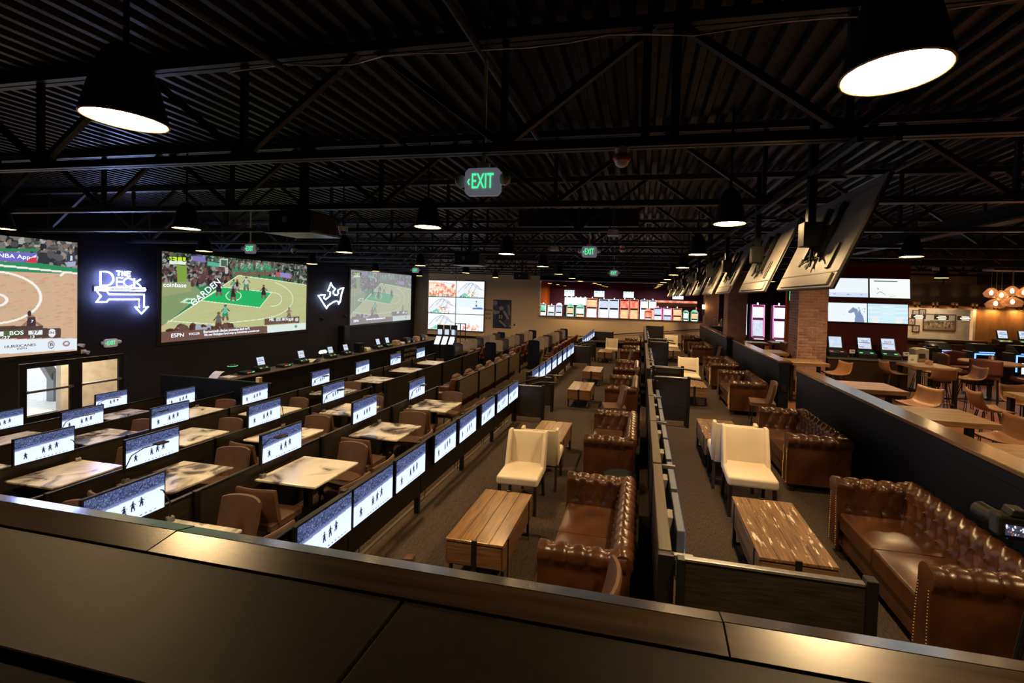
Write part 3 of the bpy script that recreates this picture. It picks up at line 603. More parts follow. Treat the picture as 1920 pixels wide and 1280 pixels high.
# ================================================================== DESKS
top_me = MB().box(0,.86,0,.80,-.03,0).mesh('table_top', 'table_art', bevel=.010, seg=2); ped_me = MB().box(.38,.46,.36,.44,-.70,-.03).box(.20,.64,.16,.64,-.74,-.70).mesh('pedestal', 'black_metal', bevel=.006, seg=1)
desk0 = thing('betting_desk', 'x', 'table'); put('table_top', top_me, desk0); put('pedestal', ped_me, desk0)
def lamp_variant(k, lit):
    t = thing('desk_lamp', 'x', 'lamp')
    pts = [(0,0,0),(0,0,.16),(.02,.05,.30),(.05,.16,.36),(.08,.28,.37)] if k == 0 else [(0,0,0),(-.02,0,.2),(-.04,.02,.36),(-.02,.10,.43),(.0,.16,.42)]
    MB().tube(pts, .006, 6).build('gooseneck', 'black_metal', t, smooth=True); MB().box(-.03,.03,-.03,.03,-.03,.02).build('clamp', 'grey_metal', t, bevel=.004, seg=1)
    e = pts[-1]; hd = MB().box(e[0]-.05,e[0]+.05,e[1]-.01,e[1]+.13,e[2]-.008,e[2]+.012).build('lamp_head', 'grey_metal' if lit else 'black_plastic', t, bevel=.006, seg=1)
    BX('light_panel', 'task_light' if lit else 'sign_grey', (e[0]-.04,e[0]+.04,e[1],e[1]+.12,e[2]-.011,e[2]-.008), t)
    return t
l0, l1, l2 = lamp_variant(0, False), lamp_variant(1, False), lamp_variant(0, True)
# upholstered side chair (faces -Y)
def side_chair():
    t = thing('side_chair', 'x', 'chair')
    def seat(u, v): 
        x = (u-.5)*.48; y = -.24+v*.46; return (x, y, .45+.02*math.cos((u-.5)*2.6)*math.cos((v-.5)*2.4))
    MB().grid(seat, 8, 8).add([(-.24,-.24,.39),(.24,-.24,.39),(.24,.22,.39),(-.24,.22,.39)], [(0,1,2,3)]).box(-.235,.235,-.235,.215,.39,.455).build('seat', 'chair_fabric', t, bevel=.0, smooth=False)
    m_ = MB(); prof = [(.16,.42),(.20,.52),(.235,.66),(.262,.84),(.25,.865),(.225,.86),(.195,.68),(.15,.50),(.13,.44)]
    def back(u, v):
        i = v*(len(prof)-1); k = min(int(i), len(prof)-2); f = i-k; y = prof[k][0]*(1-f)+prof[k+1][0]*f; z = prof[k][1]*(1-f)+prof[k+1][1]*f
        x = (u-.5)*.50; wv_ = 1-.16*max(0, (.62-z))*1.2; return (x*wv_, y-.06*(abs(u-.5)*2)**2.2, z-.02*(abs(u-.5)*2)**4)
    m_.grid(back, 10, 16)
    o_ = len(m_.v); n_ = 17
    m_.f.append(tuple(range(0,17))); m_.f.append(tuple(range(170,187))[::-1])
    m_.build('backrest', 'chair_fabric', t, smooth='auto')
    for sx in (-1,1):
        for sy in (-1,1): MB().tube([(sx*.19,sy*.18,.40),(sx*.225,sy*.22,0)], [.014,.010], 8).build('leg', 'black_metal', t, smooth='auto')
    return t
ch0 = side_chair()
def chair(x, y, z, rz, label, group='brown side chairs'): return place(ch0, (x,y,z), rz, label, group)
lampseq = {('B',0): l0, ('B',1): l1, ('B',2): l1, ('B',3): l0, ('C',1): l0, ('C',2): l1, ('C',3): l0, ('D',0): l0, ('D',1): l1, ('D',2): l0, ('D',3): l0, ('D',4): l0, ('D',5): l0, ('D',6): l0, ('E',1): l2, ('E',2): l0, ('F',1): l2}
TI = {'B': 1, 'C': 2, 'D': 3, 'E': 4, 'F': 5}
WHICH = {'B': 'tier one below the sofas', 'C': 'tier two below the sofas', 'D': 'tier three below the sofas', 'E': 'tier four below the sofas', 'F': 'the lowest tier'}
for r in 'BCDEF':
    for i, y in enumerate(D_Y[r]):
        zf = T[TI[r]]; x = XB[r]+.06; nm = '%s desk of %s' % (ORD[i], WHICH[r])
        place(desk0, (x,y-.08,zf+.74), 0, '%s, photo-printed top' % nm, 'betting desks')
        if (r,i) in lampseq: place(lampseq[(r,i)], (x+.06,y+(-.02 if i%2 else .66),zf+.77), random.uniform(-.4,.3)+(0 if i%2 else 2.6), 'clamped gooseneck lamp at the %s' % nm, 'desk lamps')
        if r in 'BCD' and i < 4 or r == 'E':
            chair(x+.50+random.uniform(-.05,.05), y+.86, zf, random.uniform(-.15,.15), 'brown chair behind the %s' % nm)
            if not (r == 'D' and i == 3): chair(x+1.12+random.uniform(-.03,.04), y+.04, zf, -PI/2+random.uniform(-.15,.15), 'brown chair at the right end of the %s' % nm)
        if r in 'BC' : chair(x+.42, y-.28, zf, PI+random.uniform(-.2,.2), 'brown chair in front of the %s' % nm)
        if r == 'B': chair(x+1.13, y+.60, zf, -PI/2+random.uniform(-.15,.15), 'farther chair at the right end of the %s' % nm)

# ================================================================== CHESTERFIELD SOFAS (front towards -X)
def tufted(name, prof, length, emit, rows, parent, pleat_end, mt='leather', du=.019, ds=.019):
    """sweep prof (2-D points) over length; emit(u, p) gives 3-D; rows = [(s, first_u, pitch)] of buttons"""
    P = np.array(prof); seg = np.hypot(*(P[1:]-P[:-1]).T); cum = np.concatenate([[0], np.cumsum(seg)])
    ns = int(cum[-1]/ds); nu = int(length/du); ss = np.linspace(0, cum[-1], ns+1); uu = np.linspace(0, length, nu+1)
    px_ = np.interp(ss, cum, P[:,0]); py_ = np.interp(ss, cum, P[:,1])
    tx = np.gradient(px_, ss); ty = np.gradient(py_, ss); L_ = np.hypot(tx,ty); nx, ny = ty/L_, -tx/L_           # outward for a clockwise profile
    Uu, Ss = np.meshgrid(uu, ss, indexing='ij'); d = np.zeros_like(Uu)
    btn = [[(f+p*k, s) for k in range(int((length-.03-f)/p)+1)] for s, f, p in rows]; segs = []
    for r0, r1 in zip(btn[:-1], btn[1:]):
        for b in r0:
            for c in r1:
                if abs(b[0]-c[0]) < rows[0][2]*.75: segs.append((b, c))
    for b in btn[0]: segs.append((b, (b[0], pleat_end)))
    for b in btn[-1]: segs.append((b, (b[0], 0)))
    for (u1,s1), (u2,s2) in segs:
        dx, dy = u2-u1, s2-s1; t_ = np.clip(((Uu-u1)*dx+(Ss-s1)*dy)/(dx*dx+dy*dy), 0, 1); d = np.minimum(d, -.017*np.exp(-((np.hypot(Uu-u1-t_*dx, Ss-s1-t_*dy))/.020)**2))
    for r in btn:
        for u1, s1 in r: d = np.minimum(d, -.034*np.exp(-((Uu-u1)**2+(Ss-s1)**2)/.030**2))
    m_ = MB(); q0 = px_[None,:]+nx[None,:]*d; q1 = py_[None,:]+ny[None,:]*d
    for i in range(nu+1):
        for j in range(ns+1): m_.v.append(emit(uu[i], q0[i,j], q1[i,j]))
    for i in range(nu):
        for j in range(ns):
            a_ = i*(ns+1)+j; m_.f.append((a_, a_+ns+1, a_+ns+2, a_+1))
    m_.f.append(tuple(range(ns+1))[::-1]); m_.f.append(tuple(nu*(ns+1)+j for j in range(ns+1)))
    o_ = m_.build(name, mt, parent, smooth='auto')
    bb = MB()
    for r in btn:
        for u1, s1 in r:
            x_, y_ = np.interp(s1, ss, px_)-.026*np.interp(s1, ss, nx), np.interp(s1, ss, py_)-.026*np.interp(s1, ss, ny)
            c_ = emit(u1, x_, y_); bb.lathe([(.001,.009),(.008,.006),(.011,0),(.008,-.006),(.001,-.009)], 8, c_)
    b_ = bb.build('buttons', mt, o_, smooth=True); b_['kind'] = 'stuff'
    return o_
def arcp(cx, cy, r, a0, a1, n=9): return [(cx+r*math.cos(math.radians(a0+(a1-a0)*i/n)), cy+r*math.sin(math.radians(a0+(a1-a0)*i/n))) for i in range(n+1)]
def sofa(L):
    t = thing('chesterfield_sofa', 'x', 'sofa')
    BX('base', 'leather', (.05,.74,.07,L-.07,.09,.29), t, bevel=.02)
    prof = [(.55,.36),(.585,.50),(.605,.60)]+arcp(.685,.665,.082,195,-35)+[(.742,.58),(.745,.10)]
    tufted('backrest', prof, L-.10, lambda u, x, z: (x, u+.05, z), [(.42,.10,.135),(.28,.1675,.135),(.13,.10,.135)], t, .60)
    pa = [(.235,.36),(.215,.50),(.20,.60)]+[(y,z) for y,z in [(.115+.088*math.cos(math.radians(a)), .66+.088*math.sin(math.radians(a))) for a in np.linspace(-15,215,10)]]+[(.06,.57),(.055,.10)]
    tufted('arm', pa, .70, lambda u, y, z: (u+.01, y, z), [(.42,.09,.15),(.28,.165,.15),(.13,.09,.15)], t, .62)
    tufted('arm', pa, .70, lambda u, y, z: (u+.01, L-y, z), [(.42,.09,.15),(.28,.165,.15),(.13,.09,.15)], t, .62)
    for s in (0, 1):
        f = (lambda y: y) if s == 0 else (lambda y: L-y)
        out = [(f(y), z) for y, z in pa]
        MB().prism(out+[(f(.235),.10)], 'x', -.004, .014).build('arm_front', 'leather', t, bevel=.004, seg=1)
        nb = MB(); path = [(.215,.14),(.205,.40),(.19,.56)]; path2 = [(.075,.14),(.08,.40),(.08,.56)]
        for pth in (path, path2):
            for k in range(22):
                q = k/21; z = .12+q*.46; y = np.interp(z, [p[1] for p in pth], [p[0] for p in pth]); nb.lathe([(.001,-.004),(.005,0),(.001,.004)], 5, (-.005,f(y),z))
        nb_ = nb.build('nailheads', 'nail_brass', t); nb_['kind'] = 'stuff'
    c = (L-.44)/2
    for k in range(2):
        y0 = .22+c*k
        def cush(u, v, y0=y0): return (.03+u*.58, y0+.006+v*(c-.012), .435+.022*(1-abs(2*u-1)**3)*(1-abs(2*v-1)**3))
        m_ = MB().grid(cush, 14, 14); m_.build('seat_cushion', 'leather', t, smooth='auto').data
        BX('cushion_border', 'leather', (.018,.60,y0+.004,y0+c-.004,.28,.437), t.children[-1] if False else t, bevel=.018, seg=3)
    for x in (.08,.68):
        for y in (.10,L-.10): MB().lathe([(.022,0),(.034,.03),(.028,.06),(.036,.09)], 10, (x,y,0), caps=True).build('foot', 'walnut_leg', t, smooth='auto')
    return t
sf0 = sofa(1.64)
LS = [3.28,6.10,9.70,12.40,16.75,20.2]; RS = [3.12,5.92,9.62,12.22,16.62,19.9]
for i, y in enumerate(LS): place(sf0, (-.76,y,ZL), 0, '%s brown tufted leather sofa of the left lane, against the centre partition' % ORD[i], 'tufted leather sofas')
for i, y in enumerate(RS): copy_tree(sf0, (1.92,y,0), 0, '%s brown tufted leather sofa of the right lane, against the navy half wall' % ORD[i], 'tufted leather sofas')

# ================================================================== COFFEE TABLES
def coffee(mt_plank, mt_box):
    t = thing('coffee_table', 'x', 'coffee table'); W, L = .57, 1.03
    b = MB().box(0,W,0,L,.20,.425).build('crate_body', mt_box, t, bevel=.004, seg=1)
    pm = [MB().box(0,W/4-.002,-.012,L+.012,.425,.45).mesh('plank', mt_plank, bevel=.003, seg=1) for _ in range(1)]
    for k in range(4): put('plank', pm[0], t, (k*W/4+.001,0,0))
    for y in (-.016, L+.004):
        BX('end_board', mt_box, (.02,W-.02,y+.003,y+.009,.22,.41), t)
        BX('strap', 'black_metal', (W/2-.025,W/2+.025,y-.004,y+.012,.02,.46), t)
    for y in (.05, L-.07): MB().box(.015,.04,y,y+.025,0,.20).box(W-.04,W-.015,y,y+.025,0,.20).box(W/2-.02,W/2+.02,y,y+.025,0,.20).box(.015,W-.015,y,y+.025,0,.022).build('sled_leg', 'black_metal', t)
    for x in (-.006, W+.0): BX('side_strap', 'black_metal', (x,x+.006,.12,.145,.0,.44), t); BX('side_strap', 'black_metal', (x,x+.006,L-.145,L-.12,.0,.44), t)
    return t
ctA, ctB = coffee('reclaimed', 'crate_board'), coffee('worn_plank', 'worn_wood')
for i, y in enumerate((3.72,6.62,10.40,13.08,17.88)): place(ctA, (-1.74,y,ZL), 0, '%s crate-style wooden coffee table of the left lane' % ORD[i], 'crate coffee tables')
for i, y in enumerate((3.57,6.46,10.2,17.0)): place(ctB, (.97,y,0), 0, ('nearest worn coffee table of the right lane, its planks flaked with white paint','second worn wooden coffee table of the right lane, behind the cream chairs','third worn wooden coffee table of the right lane','farthest worn wooden coffee table of the right lane')[i], 'crate coffee tables')

# ================================================================== CREAM WING CHAIRS (face -Y)
def wing_chair():
    t = thing('wing_chair', 'x', 'chair')
    BX('seat', 'cream_leather', (-.27,.27,-.30,.24,.36,.475), t, bevel=.035, seg=4)
    pr = lambda z: .20+.10*max(0, z-.40)/.5
    MB().prism([(pr(.40)+.012,.34),(pr(.64)-.004,.64),(pr(.88)+.012,.868),(pr(.88)+.055,.875),(pr(.4)+.055,.34)], 'x', -.235, .235).build('backrest', 'cream_leather', t, smooth='auto', bevel=.014, seg=3)
    for s in (-1,1): MB().prism([(pr(.4)+.06,.36),(pr(.88)+.06,.89),(pr(.88)-.06,.895),(pr(.7)-.105,.70),(pr(.5)-.14,.47),(pr(.4)-.14,.40)], 'x', s*.245-.022, s*.245+.022).build('wing', 'cream_leather', t, smooth='auto', bevel=.010, seg=2)
    for x in (-.23,.23):
        MB().tbox((x,-.26,.37),(x*1.03,-.275,0),.036).build('leg', 'walnut_leg', t); MB().tbox((x,.21,.37),(x*1.03,.29,0),.036).build('leg', 'walnut_leg', t)
    return t
wc0 = wing_chair()
place(wc0, (-1.47,5.40,ZL), .03, 'cream leather wing chair facing the camera, nearest in the left lane', 'cream wing chairs')
for x, y, z, rz, lb in ((-1.36,6.13,ZL,PI+.05,'cream wing chair back to back with the nearest one of the left lane'),(-1.28,19.30,ZL,0,'far cream wing chair of the left lane, behind the last coffee table'),
                        (1.30,5.36,0,-.04,'cream leather wing chair facing the camera, nearest in the right lane'),(1.24,6.08,0,PI-.05,'cream wing chair back to back with the nearest one of the right lane'),
                        (1.28,11.70,0,.0,'second cream wing chair of the right lane, beyond the third coffee table'),(1.30,18.75,0,0,'farthest cream wing chair of the right lane')):
    copy_tree(wc0, (x,y,z), rz, lb, 'cream wing chairs')
for x, y, z, rz, lb in ((-.33,2.92,ZL,-PI/2,'brown side chair just behind the ledge, beside the nearest left sofa'),(-.50,9.15,ZL,-PI/2+.2,'brown side chair between the second and third left sofas'),(-.50,15.9,ZL,-PI/2+.15,'brown side chair between the fourth and fifth left sofas'),
                        (-.25,11.85,ZL,-PI/2,'brown side chair between the third and fourth left sofas'),(2.45,9.2,0,-PI/2-.15,'brown side chair at the gap in the navy half wall'),(2.5,15.4,0,-PI/2,'brown side chair by the farther gap in the navy half wall')):
    chair(x, y, z, rz, lb)
t = thing('side_table', 'small round dark side table between the two nearest left sofas', 'side table', (-.20,5.52,ZL)); MB().lathe([(.001,.44),(.21,.44),(.215,.455),(.21,.47),(.001,.47)], 28).build('table_top', 'navy_paint', t, smooth='auto'); MB().lathe([(.17,0),(.17,.02),(.03,.04),(.03,.44)], 20, caps=True).build('base', 'black_metal', t, smooth='auto')
t = tag(MB().prism([(-.05,-.04),(.05,-.03),(.04,.05),(-.05,.04)], 'z', 0, .05).build('floor_box', 'cap_wood', bevel=.006, seg=1, loc=(-2.25,3.95,ZL)), 'small brass floor outlet box on the carpet by the nearest display rail', 'outlet box')

# ================================================================== PENDANT LAMPS
k_ = .84
shade_me = MB().lathe([(r*k_,z) for r,z in ((.205,0),(.19,.06),(.165,.16),(.13,.27),(.10,.34),(.05,.38),(.012,.39))], 28).mesh('lamp_shade', 'black_plastic', smooth=True)
rim_me = MB().lathe([(r*k_,z) for r,z in ((.205,0),(.20,-.006),(.192,0),(.180,.05),(.15,.16))], 28).mesh('rim', 'shade_inner', smooth=True)
dif_me = MB().lathe([(.0005,.012),(.195*k_,.012)], 20).mesh('diffuser', 'lamp_diffuser')
st_me = MB().cyl(0,0,.38,1.262,.012,6).mesh('stem', 'black_metal')
sp_ = bpy.data.lights.new('bulb', 'SPOT'); sp_.energy = LAMP_SPOT; sp_.color = (1.0,.66,.31); sp_.spot_size = math.radians(124); sp_.spot_blend = .75; sp_.shadow_soft_size = .12
lp0 = thing('pendant_lamp', 'x', 'pendant lamp'); put('lamp_shade', shade_me, lp0); put('rim', rim_me, lp0); put('diffuser', dif_me, lp0); put('stem', st_me, lp0); put('bulb', sp_, lp0, (0,0,-.002))
LP = [('above the right sofa lane', [(.87,1.77),(.91,4.95),(.99,8.3),(1.03,11.8),(1.05,15.4),(1.05,19.0),(1.05,22.6)]), ('above the left lane rail', [(-2.65,1.75),(-2.76,5.13),(-2.81,8.58),(-2.89,12.26),(-3.2,16.3),(-3.3,20.1),(-3.4,23.6)]),
      ('above the desk tiers', [(-6.70,1.75),(-6.73,5.22),(-6.67,8.6),(-7.06,12.69),(-7.3,16.9),(-7.42,20.9)]), ('along the projection screen wall', [(-10.5,5.19),(-10.68,8.71),(-11.18,12.8),(-11.6,17.0),(-11.7,21.0)])]
for nm, pts in LP:
    for i, (x, y) in enumerate(pts): place(lp0, (x,y,3.29), 0, '%s black cone pendant lamp of the row %s' % (ORD[i], nm), 'cone pendant lamps')
for i, (x, y, nm) in enumerate(((4.47,8.3,'over the fourth plank table'),(4.1,10.2,'added out of sight to brighten the nearest brick column'),(8.43,14.2,'in front of the wood bar wall'),(5.2,19.0,'behind the brick columns, nearer'),(5.2,22.6,'behind the brick columns, farther'),(8.6,5.2,'over the pub tables, right of the picture'),(12.0,9.5,'over the slot bank at the right'),(4.6,1.75,'over the wooden tables, out to the right'),(4.7,4.9,'over the tables along the half wall'),(8.0,10.2,'over the pub table with the square stools'))):  # the lamp by the brick column is added unseen to brighten it
    copy_tree(lp0, (x,y,3.29), 0, 'black cone pendant lamp %s' % nm, 'cone pendant lamps')
HL = [('right',1.05),('middle',-2.9),('left',-6.4)]
for nm, x in HL:
    for i, y in enumerate((26.4,29.4,32.4,35.4)): copy_tree(lp0, (x,y,3.29), 0, '%s cone pendant lamp of the %s row in the slot hall beyond the back wall' % (ORD[i], nm), 'cone pendant lamps in the slot hall')

# ================================================================== CEILING RAIL WITH TILTED DISPLAYS
t = thing('ceiling_strut', 'pair of black struts under the joists carrying the tilted displays', 'strut', (1.45,0,3.50)); 
for x in (-.10,.12): BX('strut_channel', 'joist_paint', (x-.02,x+.02,3.1,23.5,0,.045), t)
for k in range(11): BX('cross_plate', 'black_metal', (-.14,.16,3.9+1.85*k,3.98+1.85*k,-.02,0), t)
CW, CH = 1.22, .80
def hung_tv():
    t = thing('ceiling_television', 'x', 'television')
    # local frame: x runs along +Y of the room after the turn; tilted plate
    top, bot = (.19,.0), (-.15,-.80)        # (x, z) of upper and lower edge
    d = Vector((top[0]-bot[0],0,top[1]-bot[1])).normalized(); nrm = Vector((-d.z,0,d.x))      # towards the back side (left, up)
    def P(u, v, o): q = Vector((bot[0],u,bot[1]))+d*(v*.87)+nrm*o; return tuple(q)
    def slab(name, u0, u1, v0, v1, o0, o1, mt, parent=None):
        vs = [P(u,v,o) for o in (o0,o1) for v in (v0,v1) for u in (u0,u1)]
        return MB().add(vs, [(0,2,3,1),(4,5,7,6),(0,1,5,4),(2,6,7,3),(0,4,6,2),(1,3,7,5)]).build(name, mt, parent or t, bevel=.004, seg=1)
    c = slab('casing', -CW/2, CW/2, 0, 1, 0, .022, 'silver_back'); slab('bezel', -CW/2-.005, CW/2+.005, -.004, 1.004, -.012, 0, 'black_plastic'); slab('display', -CW/2+.012, CW/2-.012, .015, .985, -.014, -.012, 'screen_wall')
    slab('lower_bulge', -CW/2+.06, CW/2-.12, .02, .13, .022, .034, 'silver_back', c); slab('seam', -CW/2, CW/2, .135, .15, .022, .026, 'black_plastic', c); slab('seam', -CW/2+.05, CW/2-.05, .90, .907, .022, .024, 'black_plastic', c)
    slab('port_strip', -.42, -.36, .18, .42, .022, .036, 'black_plastic', c); slab('port_strip', .24, .28, .25, .36, .022, .032, 'black_plastic', c)
    slab('mount_arm', -.16, -.11, .30, .85, .022, .06, 'black_metal'); slab('mount_arm', .11, .16, .30, .85, .022, .06, 'black_metal'); slab('mount_plate', -.18, .18, .5, .62, .04, .075, 'black_metal')
    pc = P(0,.56,.13); MB().box(-.03,.03,-.03,.03,pc[2]-.1,.62).build('drop_pole', 'black_metal', t).location = (pc[0]-.02,0,0)
    q = P(0,.56,.13); BX('power_box', 'black_metal', (q[0]-.09,q[0]+.05,-.07,.07,q[2]-.14,q[2]+.06), t, bevel=.005, seg=1)
    w_ = MB()
    for k in range(9):
        u0 = random.uniform(-.25,.05); v0 = random.uniform(.30,.44); pts = [P(0,.5,.1), P(u0*.5,v0,.06), P(u0,v0-.08*random.random(),.04), P(u0+random.uniform(-.12,.16),v0-.14*random.random(),.05), P(u0+random.uniform(-.05,.12),v0+.05,.035)]
        sm = []
        for i in range(len(pts)-1):
            for f in (0,.33,.66): sm.append(tuple(Vector(pts[i]).lerp(Vector(pts[i+1]), f)))
        w_.tube(sm+[pts[-1]], .006, 5)
    w_.build('cable_bundle', 'black_plastic', t, smooth=True)
    return t
ct0 = hung_tv(); CY = [3.92,5.60,7.50,9.25,11.05,12.95,14.9,16.9,18.8,20.8,22.6]
for i, y in enumerate(CY): place(ct0, (1.46,y,3.36), 0, '%s tilted flat display hanging from the ceiling strut, its back and cables in view' % ORD[i], 'tilted ceiling displays')

# ================================================================== CEILING FITTINGS
plate_me = MB().prism([(-.15,-.10),(-.12,-.13),(.12,-.13),(.15,-.10),(.15,.06),(.12,.09),(-.12,.09),(-.15,.06)], 'y', -.02, .02).mesh('plate', 'sign_plate', bevel=.005, seg=1)
head_me = MB().lathe([(.001,-.03),(.04,-.028),(.052,0),(.045,.02),(.001,.024)], 16).mesh('lamp_head', 'sign_grey', smooth=True); head_me.transform(Matrix.Rotation(PI/2,4,'X')); hl2 = head_me.copy(); hl2.materials.clear(); hl2.materials.append(MATS['clear_lens'])
def exit_sign(label, loc, rz=0, hang=True, sc=1.0):
    t = thing('exit_sign', label, 'exit sign', loc, rz, 'green exit signs'); t.scale = (sc,sc,sc)
    put('plate', plate_me, t); o = put('lettering', TXT['exit'], t, (.0,-.023,-.02)); o.scale = (.46,1,.86)
    MB().prism([(-.128,-.02),(-.112,.005),(-.105,.0),(-.118,-.02),(-.105,-.04),(-.112,-.045)], 'y', -.024, -.02).build('arrow', 'exit_green', t)
    put('lamp_head', head_me, t, (-.185,-.01,-.01), .9); put('lamp_head', hl2, t, (.185,-.01,.0), -.3)
    if hang: MB().box(-.05,.05,-.02,.02,.09,.13).box(-.012,.012,-.012,.012,.13,1.19).build('bracket', 'white_paint', t)
exit_sign('large green EXIT sign hanging from the nearest joist in the upper centre', (-1.28,3.26,3.36)); exit_sign('green EXIT sign on the joist above the green basketball screen', (-9.15,8.55,3.36)); exit_sign('green EXIT sign in front of the far slot hall, right of centre', (-1.06,8.5,3.36)); exit_sign('small far green EXIT sign above the slot hall opening', (-1.05,15.9,3.36)); exit_sign('small green EXIT sign above the palest projection screen', (-9.45,16.6,3.36))
exit_sign('green EXIT sign on the wall above the glass doors', (XS+.03,8.92,.84), PI/2, False)
def strobe(label, loc):
    t = thing('fire_strobe', label, 'alarm strobe', loc); MB().cyl(0,0,0,.055,.05,12).build('base', 'sign_grey', t, smooth='auto'); MB().lathe([(.06,.0),(.072,-.02),(.055,-.045)], 16).build('collar', 'red_plastic', t, smooth=True); MB().lathe([(.055,-.045),(.045,-.07),(.02,-.085),(.001,-.088)], 16).build('lens', 'clear_lens', t, smooth=True)
strobe('red fire alarm strobe under the nearest joist', (-.18,3.21,3.50)); strobe('small far red alarm strobe in front of the slot hall opening', (-.45,9.25,3.50))
def dome(label, loc, r=.08):
    t = thing('dome_camera', label, 'security camera', loc); MB().lathe([(r*.9,.06),(r,.0),(r*.95,-.02)], 16).build('housing', 'white_paint', t, smooth=True); MB().cyl(0,0,.05,1.1,.012,6).build('stem', 'black_metal', t); MB().lathe([(r*.75,-.02),(r*.6,-.06),(r*.3,-.085),(.001,-.09)], 16).build('bubble', 'black_plastic', t, smooth=True)
for lb, loc in (('dome camera under a joist, right of the ceiling projector',(-5.15,6.6,3.48)),('dome camera left of the hanging glass cluster',(8.2,10.8,3.44)),('dome camera above the framed pictures by the bar',(7.7,13.2,3.44)),('tiny dome camera above the video wall',(-9.6,20.5,3.46)),('dome camera above the green basketball screen',(-9.2,9.9,3.44)),('small dome camera by the bar ceiling',(9.6,13.0,3.44))): dome(lb, loc)
def projector(label, loc, s=1):
    t = thing('projector', label, 'projector', loc); t.scale = (s,s,s)
    BX('body', 'black_plastic', (-.32,.32,-.25,.25,-.17,.10), t, bevel=.02, seg=2); BX('base_plate', 'grey_metal', (-.36,.36,-.28,.28,-.195,-.172), t); MB().box(-.04,.04,-.04,.04,.1,1.24).box(-.22,.22,-.16,.16,.10,.125).build('mount', 'black_metal', t); BX('yellow_label', 'gold_print', (-.10,-.03,-.253,-.25,-.06,.02), t); BX('side_vent', 'walnut_leg', (.32,.326,-.2,.2,-.14,.06), t); MB().tube([(-.32,-.1,-.02),(-.37,-.1,-.02)], [.08,.07], 16).build('lens', 'grey_metal', t, smooth='auto')
projector('large dark ceiling projector near the left lane rail', (-4.55,5.05,3.36)); projector('farther ceiling projector in front of the beige wall', (-4.35,10.3,3.34)); projector('farthest dark ceiling projector by the slot hall opening', (-5.3,18.5,3.30))
for i, (x, lb) in enumerate(((-3.08,'bluish steel pipe under the roof deck, upper left'),(-1.29,'black steel pipe under the roof deck, upper centre'),(3.4,'black steel pipe above the right lane'))): tag(MB().tube([(x,.6,4.33),(x,24,4.33)], .03, 8).build('ceiling_pipe', 'joist_paint', smooth='auto'), lb, 'pipe')
for i, x in enumerate((-.02,.19)): tag(MB().box(x-.03,x+.03,3.17,3.25,3.60,4.40).build('hanger_post', 'joist_paint'), '%s of the two upright steel hangers on the nearest joist' % ('left','right')[i], 'hanger')
cb = MB(); pts = [(-3.6+.3*k, 3.15+.02*math.sin(k*2.1), 4.33+.02*math.sin(k*1.3)) for k in range(17)]
cb.tube(pts, .006, 5).tube([(x,y-.01,z-.012*abs(math.sin(x*3))) for x,y,z in pts], .005, 5).tube([(1.2+.25*k,3.15,4.34-.02*math.sin(k)) for k in range(-1,9)], .006, 5); tag(cb.build('cable_run', 'sign_grey', smooth=True), 'thin grey cables tied along the top of the nearest joist', 'cables')
t = thing('ceiling_beam', 'pale steel beam lit from below, high above the right side', 'beam'); MB().box(5.05,5.28,6.0,16.5,3.70,3.73).build('flange', 'grey_print', t); MB().box(5.155,5.175,6.0,16.5,3.73,3.90).build('web_plate', 'joist_paint', t); MB().box(5.05,5.28,6.0,16.5,3.90,3.93).build('flange', 'joist_paint', t); [MB().box(5.15,5.18,y,y+.03,3.93,4.52).build('hanger', 'joist_paint', t) for y in (7,10,13,16)]
t = thing('air_register', 'grey ceiling air register in front of the slot hall', 'vent', (-.6,7.6,3.66)); BX('duct', 'joist_paint', (-1.6,.5,-.25,.25,0,.3), t); [BX('louver', 'sign_grey', (-.0+.07*k,.03+.07*k,-.2,.2,-.02,0), t) for k in range(5)]
for lb, loc in (('white wireless access point hanging below a joist, upper centre right',(-.45,6.4,3.36)),('small white ceiling bracket by the second exit sign',(-1.85,8.9,3.40))):
    t = thing('access_point', lb, 'access point', loc); MB().prism([(-.09,0),(-.07,.09),(.07,.09),(.09,0)], 'y', -.06, .06).build('case', 'sign_grey', t, bevel=.006, seg=1); MB().cyl(0,0,.09,1.17,.006,6).build('rod', 'grey_metal', t)

# ================================================================== HALF WALLS AND THE RIGHT-HAND FLOOR
for i, (y0, y1) in enumerate(((.8,8.8),(9.85,14.55),(15.6,22.6))):
    nm = ('nearest','middle','farthest')[i]; t = thing('half_wall', 'navy half wall with wooden cap behind the right sofas, %s stretch' % nm, 'half wall', (2.93,0,0), 0, 'half walls')
    n = max(1, round((y1-y0)/2.4)); st = (y1-y0)/n
    for k in range(n): BX('panel', 'navy_paint', (0,.20,y0+st*k,y0+st*(k+1)-.004,0,1.15), t)
    BX('upper_band', 'navy_paint', (-.012,.0,y0,y1,1.06,1.16), t); BX('cap', 'cap_wood', (-.03,.24,y0-.01,y1+.01,1.16,1.20), t, bevel=.006, seg=2)
    if i < 2: BX('outlet', 'black_plastic', (.05,.15,y1-.0,y1+.02,.55,.68) if i == 0 else (.05,.15,y0-.02,y0,.55,.68), t)
